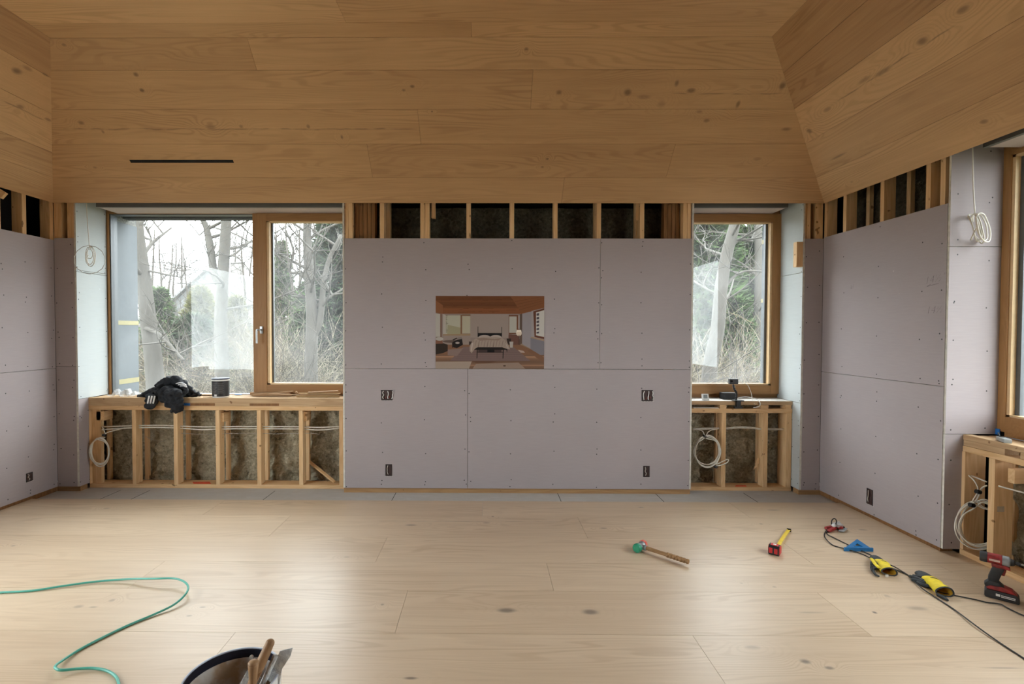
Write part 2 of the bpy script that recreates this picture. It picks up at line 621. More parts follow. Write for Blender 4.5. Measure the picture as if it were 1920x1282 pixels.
def fk(px, py, rx, ry, st):
    p = onZ(px, py); return (p.x, -p.y, rx, ry, st)
FK = [fk(950, 1144, .060, .030, .75), fk(1107, 1147, .05, .028, .75), fk(770, 1271, .04, .012, .8), fk(771, 984, .06, .02, .65), fk(912, 980, .035, .012, .7),
      fk(1132, 990, .035, .014, .7), fk(1202, 951, .035, .014, .6), fk(1510, 1240, .03, .022, .75), fk(1555, 1252, .025, .014, .7), fk(1640, 1148, .014, .014, .9),
      fk(1720, 1140, .07, .025, .45), fk(1663, 1117, .02, .02, .3), fk(147, 1137, .032, .02, .4), fk(175, 1138, .03, .014, .38), fk(210, 1125, .02, .02, .4),
      fk(25, 1023, .02, .012, .6), fk(200, 953, .03, .02, .35), fk(1427, 982, .02, .012, .6), fk(1452, 1100, .014, .012, .4), fk(924, 968, .014, .012, .8),
      fk(1450, 956, .08, .02, .5), fk(650, 1044, .03, .012, .35), fk(355, 1154, .022, .012, .4), fk(380, 1138, .02, .01, .35), fk(1410, 1213, .05, .02, .3),
      fk(1520, 1148, .09, .010, .3), fk(1618, 993, .04, .02, .4), fk(1880, 1252, .10, .006, .5), fk(1390, 1093, .01, .01, .3), fk(717, 1133, .012, .012, .5)]
M['floor'] = oak('pale_oak_floor_boards', (0.67, 0.53, 0.38), (0.42, 0.29, 0.178), (0.115, 0.085, 0.07), FK,
                 [(-0.95, 0.6, -onZ(850, 977).y, 0.008, .45), (1.7, 2.4, -onZ(1480, 957).y, 0.007, .6)], rough=0.36, spec=0.75, ring_amt=0.30, tintamt=0.55, grain=0.45, bands=14.0)
floor = fm.build('floor', M['floor'], kind='structure')

t = NT('worn_grey_subfloor')
c = t.coord()
mp = t.n('ShaderNodeMapping'); t.l(c, mp.inputs['Vector']); mp.inputs['Scale'].default_value = (3, 22, 1)
n1 = t.noise(mp.outputs[0], 1.6, 4, 0.6); n2 = t.noise(c, 9.0, 5, 0.7)
M['sub'] = t.fin(t.mix(t.mapr(n2, .3, .7, 0, 1), t.mix(n1, (0.38, 0.37, 0.355), (0.62, 0.61, 0.59)), (0.48, 0.46, 0.43)), 0.85, n2, 0.2, 0.004)
sb = MB().box(XL - 0.3, XR + 0.6, YFRONT, 0.6, -0.20, -0.0175)
for px in (205, 262, 505, 740, 1047, 1232, 1400):
    x = onZ(px, 928, -0.017).x
    sb.box(x - 0.0025, x + 0.0025, -0.22, 0.05, -0.018, -0.0168, m=1)
sb.build('floor_subfloor', [M['sub'], M['void']], kind='structure')

# ------------------------------------------------------------------ ceiling
random.seed(11)
cm = MB(); cm.uv = []; cm.c = []
SLb = math.hypot(YT, ZT - ZC)
Wb = V((0, YT, ZT - ZC)).normalized()
Nb = V((0, 0, 0)) + V((1, 0, 0)).cross(Wb); Nb = Nb if Nb.z > 0 else -Nb
Ob = V((0, 0, ZC))
bl = lambda v: XL + (XTL - XL) * v / SLb
br = lambda v: XR + (XTR - XR) * v / SLb
def bv(py, px=900): return (onp(px, py, Ob, Nb) - Ob).dot(Wb)
vb = [0, bv(333), bv(270), bv(205), bv(131), SLb]
JB = [[onp(1055, 360, Ob, Nb).x], [onp(693, 300, Ob, Nb).x, 1.6], [onp(786, 235, Ob, Nb).x], [onp(997, 170, Ob, Nb).x], [onp(472, 100, Ob, Nb).x]]
TB = [[.45, .5], [.5, .4, .45], [.55, .5], [.5, .45], [.35, .6]]
slab_rows(cm, [(vb[i], vb[i + 1], bl, br, JB[i], TB[i]) for i in range(5)], Ob, V((1, 0, 0)), Wb, (0, 0), 0.015, Nb)
# flat centre
Of = V((0, YT, ZT))
fv = [0, -(onp(900, 42, Of, (0, 0, 1)).y - YT)]
while fv[-1] < -(YFRONT - YT) : fv.append(fv[-1] + 0.30)
rows = []
for i in range(len(fv) - 1):
    j = [onp(884, 56, Of, (0, 0, 1)).x] if i == 0 else ([onp(636, 15, Of, (0, 0, 1)).x] if i == 1 else [random.uniform(-2, -.5), random.uniform(0, 1.5)])
    rows.append((fv[i], fv[i + 1], (lambda v: XTL), (lambda v: XTR), j, [.4, .6] if i == 0 else ([.65, .45] if i == 1 else [random.uniform(.35, .6) for _ in range(3)])))
slab_rows(cm, rows, Of, V((1, 0, 0)), V((0, -1, 0)), (0, 3), 0.015, V((0, 0, 1)))
# right slope: u = distance toward the viewer
SLr = math.hypot(XTR - XR, ZT - ZC)
Wr = V((XTR - XR, 0, ZT - ZC)).normalized()
Nr = V((ZT - ZC, 0, -(XTR - XR))).normalized()
Or = V((XR, 0, ZC))
rf0 = lambda v: -YT * v / SLr
vr = [0, .19 * SLr, .415 * SLr, .625 * SLr, .82 * SLr, SLr]
TRr = [[.55], [.40], [.72], [.12, .2], [.10]]
slab_rows(cm, [(vr[i], vr[i + 1], rf0, (lambda v: -YFRONT), [3.6 + .5 * i] , TRr[i]) for i in range(5)], Or, V((0, -1, 0)), Wr, (0, 30), 0.015, Nr)
# left slope
SLl = math.hypot(XTL - XL, ZT - ZC)
Wl = V((XTL - XL, 0, ZT - ZC)).normalized()
Nl = V((-(ZT - ZC), 0, (XTL - XL))).normalized()
Ol = V((XL, 0, ZC))
lf0 = lambda v: -YT * v / SLl
vl = [0, .19 * SLl, .36 * SLl, .60 * SLl, .80 * SLl, SLl]
TLl = [[.38], [.42], [.68], [.6], [.15]]
slab_rows(cm, [(vl[i], vl[i + 1], lf0, (lambda v: -YFRONT), [2.9 + .4 * i], TLl[i]) for i in range(5)], Ol, V((0, -1, 0)), Wl, (0, 20), 0.015, Nl)
def bk(px, py, rx, ry, st):
    p = onp(px, py, Ob, Nb); return (p.x, (p - Ob).dot(Wb), rx, ry, st)
def rk(px, py, rx, ry, st):
    p = onp(px, py, Or, Nr); return (-p.y, (p - Or).dot(Wr) + 30, rx, ry, st)
def lk(px, py, rx, ry, st):
    p = onp(px, py, Ol, Nl); return (-p.y, (p - Ol).dot(Wl) + 20, rx, ry, st)
CK = [bk(255, 140, .025, .022, .6), bk(266, 169, .022, .018, .7), bk(120, 84, .02, .012, .5), bk(152, 230, .03, .02, .5), bk(193, 247, .015, .02, .45),
      bk(395, 238, .05, .03, .35), bk(452, 237, .02, .02, .4), bk(578, 237, .018, .022, .45), bk(641, 257, .014, .025, .6), bk(178, 314, .02, .012, .4),
      bk(1048, 173, .03, .022, .5), bk(1177, 173, .035, .03, .6), bk(1207, 182, .06, .02, .3), bk(1269, 156, .02, .03, .5), bk(1296, 170, .04, .022, .55),
      bk(1384, 195, .018, .035, .55), bk(1467, 161, .03, .035, .6), bk(1325, 226, .03, .02, .45), bk(1474, 242, .05, .018, .45), bk(1420, 298, .04, .02, .25),
      bk(773, 162, .02, .014, .6), bk(757, 169, .018, .012, .5), bk(810, 209, .008, .008, .7), bk(1026, 298, .02, .014, .5), bk(1017, 313, .016, .012, .5),
      bk(987, 92, .02, .014, .55), bk(1311, 209, .03, .014, .3), bk(1240, 195, .04, .03, .25),
      rk(1730, 77, .045, .03, .55), rk(1655, 135, .09, .02, .45), rk(1620, 150, .07, .02, .35), rk(1517, 245, .035, .03, .6), rk(1551, 205, .05, .02, .4), rk(1845, 228, .03, .02, .5),
      rk(1572, 293, .10, .012, .45), rk(1805, 18, .04, .02, .5), rk(1597, 341, .02, .01, .35),
      lk(31, 133, .05, .032, .65), lk(52, 128, .05, .02, .4), lk(85, 140, .04, .012, .4), lk(38, 200, .04, .025, .45), lk(90, 224, .04, .014, .45)]
p1 = (onp(430, 242, Ob, Nb) - Ob).dot(Wb)
p2 = (onp(1400, 176, Ob, Nb) - Ob).dot(Wb)
rr1 = rk(1620, 158, 1, 1, 1)
ll1 = lk(60, 214, 1, 1, 1)
CC = [(onp(100, 242, Ob, Nb).x, onp(790, 242, Ob, Nb).x, p1, .009, .5), (onp(1250, 176, Ob, Nb).x, onp(1485, 176, Ob, Nb).x, p2, .008, .45),
      (rk(1540, 205, 1, 1, 1)[0], rk(1790, 20, 1, 1, 1)[0], rr1[1], .007, .55), (0.5, 2.5, ll1[1], .008, .5)]
M['ceil'] = oak('honey_oak_ceiling_boards', (0.69, 0.445, 0.235), (0.385, 0.218, 0.102), (0.085, 0.05, 0.03), CK, CC, rough=0.5, ring_amt=0.32, tintamt=1.0, grain=0.42, bands=16.0)
ceil = cm.build('ceiling', M['ceil'], kind='structure')
bkm = MB()
e = 0.016
def shell(q, N, th=0.12, m=0):
    bkm.add([p + N * e for p in q] + [p + N * (e + th) for p in q], [(0, 1, 2, 3), (4, 5, 6, 7), (0, 1, 5, 4), (1, 2, 6, 5), (2, 3, 7, 6), (3, 0, 4, 7)], m)
shell([V((XL, 0, ZC)), V((XR, 0, ZC)), V((XTR, YT, ZT)), V((XTL, YT, ZT))], Nb)
shell([V((XR, 0, ZC)), V((XR, YFRONT, ZC)), V((XTR, YFRONT, ZT)), V((XTR, YT, ZT))], Nr)
shell([V((XL, 0, ZC)), V((XL, YFRONT, ZC)), V((XTL, YFRONT, ZT)), V((XTL, YT, ZT))], Nl)
shell([V((XTL, YT, ZT)), V((XTR, YT, ZT)), V((XTR, YFRONT, ZT)), V((XTL, YFRONT, ZT))], V((0, 0, 1)))
# attic blocks over the wall heads
bkm.box(XL - 0.7, XR + 0.7, 0.02, 0.75, ZC + 0.12, ZC + 0.3)
bkm.box(XR + .02, XR + .7, YFRONT, 0.0, ZC + 0.18, ZC + 0.3)
bkm.box(XL - .7, XL - .02, YFRONT, 0.0, ZC + 0.18, ZC + 0.3)
zt_ = ZT + .14  # unseen outer box above everything, added to block sky light leaking in
bkm.box(XL - .7, XR + .7, YFRONT - .1, .75, zt_, zt_ + .1)
bkm.box(XL - .7, XL - .6, YFRONT - .1, .75, ZC, zt_); bkm.box(XR + .6, XR + .7, YFRONT - .1, .75, ZC, zt_)
bkm.box(XL - .7, XR + .7, .65, .75, ZC, zt_)
bkm.build('ceiling_backing_sky_block', M['void'], kind='structure')

# slot in the ceiling
q = [onp(x, y, Ob, Nb) for x, y in ((242, 299.6), (436, 299.6), (438, 305), (246, 305))]
mb = MB()
vx = (q[1] - q[0])
w_ = (q[0] - q[3]).dot(Wb)
Ms = frame((q[0] + q[3]) / 2 , vx, Nb)
mb.prism([(0, -w_ / 2), (vx.length, -w_ / 2), (vx.length, w_ / 2), (0, w_ / 2)], Ms, -0.001, 0.006)
mb.build('air_slot', M['void'], label='long thin black air slot let into the sloped wooden ceiling above the left window', cat='vent', loc=q[0])

# ------------------------------------------------------------------ walls
random.seed(3)
def screws(mb, fn, u0, u1, w0, w1, cols, step=0.30, m=1, r=0.0052):
    """fn(u,w)->(point, normal)"""
    for cidx, u in enumerate(cols):
        w = w0 + random.uniform(0.02, 0.06)
        while w < w1 - 0.015:
            for dd in ((0.0,) if random.random() < 0.75 else (-0.022, 0.022)):
                uu = min(max(u + random.uniform(-0.012, 0.012), u0 + 0.012), u1 - 0.012)
                p, n = fn(uu, min(max(w + dd + random.uniform(-0.02, 0.02), w0 + .012), w1 - .012))
                Mx = frame(p + n * 0.0004, n.orthogonal(), n)
                b = len(mb.v)
                mb.v += [Mx @ V((r * math.cos(a * math.pi / 4), r * math.sin(a * math.pi / 4), 0)) for a in range(8)]
                mb.f.append([b + k for k in range(8)]); mb.m.append(m)
            w += step * random.uniform(0.85, 1.15)

def sheetY(name, parent, x0, x1, z0, z1, y=0.0, mat='dry', cols=None, face=-1, th=0.0155, g=0.0018):
    mb = MB().box(x0 + g, x1 - g, y, y - face * th, z0 + g, z1 - g, 0)
    # gypsum edges in slot 2
    for i in range(len(mb.f)):
        zs = [mb.v[k].y for k in mb.f[i]]
        if max(zs) - min(zs) > 1e-5: mb.m[i] = 2
    if cols is None:
        cols = [x0 + 0.02, x1 - 0.02]; x = x0 + 0.40
        while x < x1 - 0.15: cols.append(x); x += 0.406
    screws(mb, lambda u, w: (V((u, y, w)), V((0, face, 0))), x0, x1, z0, z1, cols)
    return mb.build(name, [M[mat], M['screw'], M['gypsum']], parent)

def sheetX(name, parent, y0, y1, z0, z1, x, face, mat='dry', cols=None, th=0.0155, g=0.0018):
    mb = MB().box(x, x - face * th, y0 + g, y1 - g, z0 + g, z1 - g, 0)
    for i in range(len(mb.f)):
        zs = [mb.v[k].x for k in mb.f[i]]
        if max(zs) - min(zs) > 1e-5: mb.m[i] = 2
    if cols is None:
        cols = [y0 + 0.02, y1 - 0.02]; yy = y0 + 0.40
        while yy < y1 - 0.15: cols.append(yy); yy += 0.406
    screws(mb, lambda u, w: (V((x, u, w)), V((face, 0, 0))), y0, y1, z0, z1, cols)
    return mb.build(name, [M[mat], M['screw'], M['gypsum']], parent)

ZM = zat(691.5, 0.0)          # level seam
XJ1 = onY(1125, 570).x
XJ2 = onY(877, 800).x
wb = thing('wall_back', (0, 0, 0), kind='structure')
studx = [onY(p, 415).x for p in (716, 797, 878, 960, 1041, 1123, 1204)]
def cz(x0, x1): return [x0 + .02, x1 - .02] + [s for s in studx if x0 + .05 < s < x1 - .05]
sheetY('gypsum_board', wb, CX0 + 0.016, XJ1, ZM, DT, cols=cz(CX0, XJ1))
sheetY('gypsum_board', wb, XJ1, CX1 - 0.016, ZM, DT, cols=cz(XJ1, CX1))
sheetY('gypsum_board', wb, CX0 + 0.016, XJ2, DB, ZM, cols=cz(CX0, XJ2))
sheetY('gypsum_board', wb, XJ2, CX1 - 0.016, DB, ZM, cols=cz(XJ2, CX1))
# side returns of the middle wall
sheetX('gypsum_board', wb, 0.0, YW, DB, ZC + .09, CX0, -1)
sheetX('gypsum_board', wb, 0.0, YW, DB, ZC + .09, CX1, 1)
# narrow boards by the corners
sheetY('gypsum_board', wb, XL, RVL - 0.016, ZM + .01, DT, cols=[XL + .03, RVL - .04])
sheetY('gypsum_board', wb, XL, RVL - 0.016, DB, ZM + .01, cols=[XL + .03, RVL - .04])
sheetY('gypsum_board', wb, RVR + 0.016, XR, DB, DT, cols=[XR - .03, RVR + .04])
# reveals beside the windows (pale blue-grey board above, lavender below the sill)
ZV = zat(512, 0.15, 170)
sheetX('gypsum_board', wb, 0.0, YW, ZV, ZC + .09, RVL, 1, 'dryblue')
sheetX('gypsum_board', wb, 0.0, YW, ZS, ZV, RVL, 1, 'dryblue')
sheetX('gypsum_board', wb, 0.0, YK + .02, DB, ZS, RVL, 1, 'dry')
sheetX('gypsum_board', wb, 0.0, YW, ZV, ZC + .09, RVR, -1, 'dryblue')
sheetX('gypsum_board', wb, 0.0, YW, ZS2, ZV, RVR, -1, 'dryblue')
sheetX('gypsum_board', wb, 0.0, YK + .02, DB, ZS2, RVR, -1, 'dryblue')
# outer shell with the two openings
W1X0, W1X1 = RVL - 0.0, -1.22
W2X0, W2X1 = 1.80, RVR + 0.03
ZH = zat(395, YW)             # underside of header at the window
sh = MB()
Y0, Y1 = 0.40, 0.52
ZW0 = ZS - 0.06
sh.box(XL - .6, XR + .6, Y0, Y1, -0.1, ZW0); sh.box(XL - .6, XR + .6, Y0, Y1, ZH, ZC + .3)
sh.box(XL - .6, W1X0, Y0, Y1, ZW0, ZH); sh.box(W1X1, W2X0, Y0, Y1, ZW0, ZH); sh.box(W2X1, XR + .6, Y0, Y1, ZW0, ZH)
sh.build('sheathing', M['void'], wb)
# bottom plate strip under the middle boards
MB().box(CX0, CX1, 0.016, 0.10, -0.017, 0.038).build('bottom_plate', M['mid'], wb)
MB().box(XL - .1, RVL - .005, 0.016, 0.10, -0.017, 0.028).build('bottom_plate', M['mid'], wb)
MB().box(RVR + .005, XR + .1, 0.016, 0.10, -0.017, 0.028).build('bottom_plate', M['mid'], wb)
# header boards over the windows
for (a, b, pxs) in ((onY(180, 390, .1).x, CX0 - .002, 0), (CX1 + .002, onY(1478, 388, .1).x, 1)):
    zz = zat(389.5, 0.12)
    MB().box(a, b, 0.10, 0.13, zz, ZC + .10).build('header_face', M['hdr'], wb)
    MB().box(a, b, 0.13, YW + .01, zz + .004, zz + .03).build('header_underside', M['hdrl'], wb)

# left wall
wl = thing('wall_left', (XL, 0, 0), kind='structure')
ZML = onX(50, 695, XL).z
DTL = onX(60, 441, XL).z
colsL = [onX(p, 700, XL).y for p in (52, 8)]
sheetX('gypsum_board', wl, -1.22, -0.0, ZML, DTL, XL, 1, cols=colsL + [-.03, -.9])
sheetX('gypsum_board', wl, -1.22, -0.0, DB, ZML, XL, 1, cols=colsL + [-.03, -.9])
MB().box(XL - .10, XL - .017, -1.22, 0.1, -0.017, 0.04).build('bottom_plate', M['old'], wl)
sl = MB()
sl.box(XL - .52, XL - .34, -2.3, 0.6, -0.1, 0.85); sl.box(XL - .52, XL - .34, YFRONT, 0.6, 2.62, ZC + .3)
sl.box(XL - .52, XL - .34, -1.25, 0.6, 0.85, 2.62); sl.box(XL - .52, XL - .34, YFRONT, -5.2, -0.1, 2.62); sl.box(XL - .52, XL - .34, -5.2, -2.3, -0.1, 0.35)
sl.box(XL - .52, XL - .02, -1.30, -1.22, -0.1, ZC)
sl.box(XL - .52, XL - .12, -2.3, -1.30, -0.1, 0.82)
sl.build('sheathing', M['void'], wl)
sheetY('gypsum_board', wl, XL - .34, XL - .001, DB, ZC + .17, -1.3155, cols=[XL - .05, XL - .3])
sheetX('gypsum_board', wl, -2.3, -1.317, DB, .82, XL - .10, 1)
MB().box(XL - .34, XL - .10, -2.3, -1.317, .821, .85).build('sill_board', M['lvly'], wl)
MB().box(XL - .34, XL - .30, YFRONT, -1.32, 2.60, ZC + .1).build('header_face', M['hdr'], wl)

# right wall
wr = thing('wall_right', (XR, 0, 0), kind='structure')
ZMR = onX(1650, 710, XR).z
DTR = onX(1660, 413, XR).z
colsR = [onX(p, 650, XR).y for p in (1578.6, 1644, 1726)]
sheetX('gypsum_board', wr, YR, 0.0, ZMR, DTR, XR, -1, cols=colsR + [YR + .03])
sheetX('gypsum_board', wr, YR, 0.0, DB, ZMR, XR, -1, cols=colsR + [YR + .03])
MB().box(XR + .017, XR + .10, YR + .02, 0.1, -0.017, 0.04).build('bottom_plate', M['old'], wr)
# return board facing the viewer beside the right window
ZRS = onY(1830, 463, YR).z
XK = XR + 0.12
ZSR = onp(1797, 812, (XK, 0, 0), (1, 0, 0)).z
sheetY('gypsum_board', wr, XR + .001, XWIN_R, ZRS, ZC + .17, YR - .0155, cols=[XR + .05, XR + .27])
sheetY('gypsum_board', wr, XR + .001, XWIN_R, ZSR, ZRS, YR - .0155, cols=[XR + .05, XR + .27])
sheetY('gypsum_board', wr, XR + .001, XK + .02, DB, ZSR, YR - .0155, cols=[XR + .05])
sr = MB()
X0, X1 = XR + .40, XR + .54
YWE = -3.9
sr.box(X0, X1, YFRONT, 0.6, -0.1, ZSR - .06); sr.box(X0, X1, YFRONT, 0.6, ZC - .06, ZC + .3)
sr.box(X0, X1, YR - .02, 0.6, ZSR - .06, ZC - .06); sr.box(X0, X1, YFRONT, YWE, ZSR - .06, ZC - .06)
sr.box(XR + .30, X0, YFRONT, YR - .2, -0.1, ZSR - .1, 0) if False else None
sr.build('sheathing', M['void'], wr)
# header over right window
hx = onX(1843, 240, XR + .10)
MB().box(XR + .10, XR + .13, YFRONT, onX(1843, 262, XR + .1).y, onX(1843, 277, XR + .1).z, ZC + .17).build('header_face', M['hdr'], wr)
MB().box(XR + .13, XWIN_R + .02, YFRONT, onX(1843, 262, XR + .1).y, onX(1843, 277, XR + .1).z + .004, onX(1843, 277, XR + .1).z + .03).build('header_underside', M['hdrl'], wr)
# the wall behind the viewer
wf = MB()
wf.box(XL - .5, XR + .5, YFRONT - .1, YFRONT, -0.1, ZT + .1)
wf.build('wall_front', M['dry'], kind='structure')

# handwriting in pencil on the right wall
M['pencil'] = plain('pencil_mark', (0.17, 0.145, 0.16), 0.8)
def note(txt, px, py, size, rot=0.0):
    fc = bpy.data.curves.new('pencil_note', 'FONT')
    fc.body = txt; fc.size = size; fc.align_x = 'CENTER'; fc.extrude = 0.0002; fc.shear = 0.3; fc.offset = -0.0022
    fc.materials.append(M['pencil'])
    o = bpy.data.objects.new('pencil_note', fc); COL.objects.link(o)
    p = onX(px, py, XR)
    o.parent = wr
    Mx = frame((p.x - XR - .0008, p.y, p.z), (0, -1, 0), (-1, 0, 0))
    o.matrix_basis = Mx @ Matrix.Rotation(rot, 4, 'Z')
note('14½"', 1753, 529, 0.075, 0.1)
note('14½', 1752, 587, 0.075, 0.05)
note('al', 1597, 541, 0.06)
mb = MB().tube([onX(1738, 537, XR) + V((-.001, 0, 0)), onX(1760, 531, XR) + V((-.001, 0, 0))], 0.0012, 4)
mb.tube([onX(1738, 537, XR) + V((-.001, 0, 0)), onX(1745, 534.5, XR) + V((-.001, 0, .006))], 0.001, 4)
mb.build('pencil_stroke', M['pencil'], wr)

# ------------------------------------------------------------------ windows
def stileY(x0, x1, z0, z1, y0, y1): return MB().box(x0, x1, y0, y1, z0, z1, 0, 0.004)
w1 = thing('window_1', (W1X0, YW, ZS), kind='structure')
ztop = zat(399, YW, 400); zbot = ZS
# fixed light
fx0, fx1 = xat(203, YW), xat(476, YW)
g0, g1 = xat(213, YW + .03), xat(474, YW + .03)
gz0, gz1 = zat(738, YW + .03, 350), zat(403, YW + .03, 350)
mb = MB()
mb.box(fx0, xat(206.5, YW), YW, YW + .09, zbot, ztop); mb.box(fx0, fx1, YW, YW + .09, ztop - .008, ztop + .05); mb.box(fx0, fx1, YW, YW + .09, zbot - .03, gz0 - .004)
mb.build('window_frame', M['frame'], w1)
mb = MB()
mb.box(xat(206.5, YW), g0, YW + .012, YW + .1, zbot, ztop - .008); mb.box(fx0, fx1, YW + .02, YW + .1, gz1, gz1 + .02)
mb.box(g0, fx1, YW + .02, YW + .1, gz0 - .012, gz0)
mb.build('window_gasket', M['alu'], w1)
MB().box(g0 - .01, fx1 + .01, YW + .05, YW + .056, gz0 - .01, gz1 + .01).build('window_pane', M['glass'], w1)
# mullion and opening light
sx0 = xat(484, YW - .02)
sz0, sz1 = zat(738, YW - .02, 560), zat(400, YW - .02, 560)
ix0, iz0, iz1 = xat(501, YW - .02), zat(721, YW - .02, 560), zat(414, YW - .02, 560)
MB().box(fx1, xat(500, YW), YW - .012, YW + .09, zbot - .03, ztop + .03, 0, .003).build('window_mullion', M['frame'], w1)
MB().box(fx1, W1X1 + .02, YW - .004, YW + .09, ztop - .012, ztop + .05, 0, .003).build('window_head', M['framex'], w1)
MB().box(fx1, W1X1 + .02, YW - .004, YW + .09, zbot - .03, sz0 + .012, 0, .003).build('window_bottom_rail', M['framex'], w1)
mb = MB(); mb.box(sx0, ix0, YW - .03, YW + .05, sz0, sz1, 0, .003); mb.box(W1X1 - .06, W1X1 + .02, YW - .03, YW + .05, sz0, sz1, 0, .003)
mb.build('sash_stile', M['frame'], w1)
mb = MB(); mb.box(ix0, W1X1 - .06, YW - .03, YW + .05, iz1, sz1, 0, .003); mb.box(ix0, W1X1 - .06, YW - .03, YW + .05, sz0, iz0, 0, .003)
mb.build('sash_rail', M['framex'], w1)
mb = MB()
mb.box(ix0, ix0 + .028, YW - .02, YW + .05, iz0, iz1)
mb.box(ix0, W1X1 - .06, YW - .02, YW + .05, iz1 - .012, iz1); mb.box(ix0, W1X1 - .06, YW - .02, YW + .05, iz0, iz0 + .015)
mb.build('glazing_bead', M['framel'], w1)
MB().box(ix0 + .028, ix0 + .045, YW + .03, YW + .06, iz0, iz1).build('window_gasket', M['alu'], w1)
MB().box(ix0, W1X1 - .05, YW + .04, YW + .046, iz0, iz1).build('window_pane', M['glass'], w1)
# handle
hp = onY(491, 620, YW - .03)
hd = thing('window_handle', (0, 0, 0)); hd.parent = w1
bpy.data.objects.remove(hd)
mb = MB().box(hp.x - .015, hp.x + .015, YW - .042, YW - .03, hp.z - .028, hp.z + .045, 0, .005)
mb.tube([(hp.x, YW - .04, hp.z + .01), (hp.x, YW - .085, hp.z + .01)], .009, 10)
mb.tube(spl([(hp.x, YW - .085, hp.z + .01), (hp.x - .02, YW - .088, hp.z + .008), (hp.x - .026, YW - .088, hp.z - .01), (hp.x - .026, YW - .088, hp.z - .125)], 4), .009, 10)
mb.build('window_handle', M['steel'], w1, smooth='auto')

# window 2
w2 = thing('window_2', (W2X0, YW, ZS2), kind='structure')
ox1 = xat(1466, YW); oz1 = zat(394, YW, 1380); oz0 = zat(745, YW, 1380)
s1 = xat(1460, YW - .02); gx1 = xat(1446, YW - .02); t1 = zat(401, YW - .02, 1380); gt = zat(416, YW - .02, 1380); gb = zat(722, YW - .02, 1380); b1 = zat(738, YW - .02, 1380)
mb = MB(); mb.box(s1, ox1 + .03, YW, YW + .09, oz0 - .06, oz1, 0, .003); mb.build('window_frame', M['frame'], w2)
mb = MB(); mb.box(W2X0, s1, YW, YW + .09, t1, oz1, 0, .003); mb.box(W2X0, s1, YW, YW + .09, oz0 - .06, b1, 0, .003); mb.build('window_head', M['framex'], w2)
mb = MB(); mb.box(gx1, s1 + .004, YW - .03, YW + .05, b1, t1, 0, .003); mb.box(W2X0, W2X0 + .08, YW - .03, YW + .05, b1, t1, 0, .003); mb.build('sash_stile', M['frame'], w2)
mb = MB(); mb.box(W2X0 + .08, gx1, YW - .03, YW + .05, gt, t1, 0, .003); mb.box(W2X0 + .08, gx1, YW - .03, YW + .05, b1, gb, 0, .003); mb.build('sash_rail', M['framex'], w2)
mb = MB(); mb.box(gx1 - .022, gx1, YW - .02, YW + .05, gb, gt); mb.box(W2X0 + .08, gx1, YW - .02, YW + .05, gt - .01, gt); mb.box(W2X0 + .08, gx1, YW - .02, YW + .05, gb, gb + .015); mb.build('glazing_bead', M['framel'], w2)
MB().box(gx1 - .045, gx1 - .022, YW + .03, YW + .06, gb, gt).build('window_gasket', M['alu'], w2)
MB().box(W2X0, gx1, YW + .04, YW + .046, gb, gt).build('window_pane', M['glass'], w2)

# window 3, in the right wall
w3 = thing('window_3', (XWIN_R, YR, ZSR), kind='structure')
xw = XWIN_R
ya, yb = YR - .016, YWE
zt3 = onX(1876, 268, xw).z; zb3 = onX(1866, 806, xw).z
y_in = onX(1894, 500, xw - .0).y
y_g = onX(1903, 500, xw).y
z_int = onX(1897, 292, xw).z; z_inb = onX(1893, 782, xw).z
mb = MB(); mb.box(xw - .01, xw + .09, ya, y_in, zb3, zt3, 0, .003); mb.box(xw, xw + .09, yb, yb + .1, zb3, zt3, 0, .003); mb.build('sash_stile', M['frame'], w3)
mb = MB(); mb.box(xw - .01, xw + .09, y_in, yb + .1, z_int, zt3 + .02, 0, .003); mb.box(xw - .01, xw + .09, y_in, yb + .1, zb3 - .03, z_inb, 0, .003); mb.build('sash_rail', M['ly'] if False else M['framex'], w3)
mb = MB(); mb.box(xw + .0, xw + .05, y_in, y_in - .02, z_inb, z_int); mb.box(xw, xw + .05, y_in, yb + .1, z_int - .014, z_int); mb.box(xw, xw + .05, y_in, yb + .1, z_inb, z_inb + .014); mb.build('glazing_bead', M['framel'], w3)
MB().box(xw + .035, xw + .08, y_in - .02, y_in - .05, z_inb, z_int).build('window_gasket', M['alu'], w3)
MB().box(xw + .05, xw + .056, y_in, yb, z_inb, z_int).build('window_pane', M['glass'], w3)

# window 4, in the left wall beside the viewer
w4 = thing('window_4', (XL - .36, -1.3, .85), kind='structure')
mb = MB(); X = XL - .40
mb.box(X, X + .08, -1.36, -1.26, .86, 2.62); mb.box(X, X + .08, -5.2, -5.1, .36, 2.62); mb.box(X, X + .08, -5.1, -1.36, 2.53, 2.62); mb.box(X, X + .08, -2.3, -1.36, .86, .95); mb.box(X, X + .08, -5.1, -2.3, .36, .45)
mb.build('window_frame', M['frame'], w4)
MB().box(X + .03, X + .036, -5.1, -1.36, .36, 2.53).build('window_pane', M['glass'], w4)

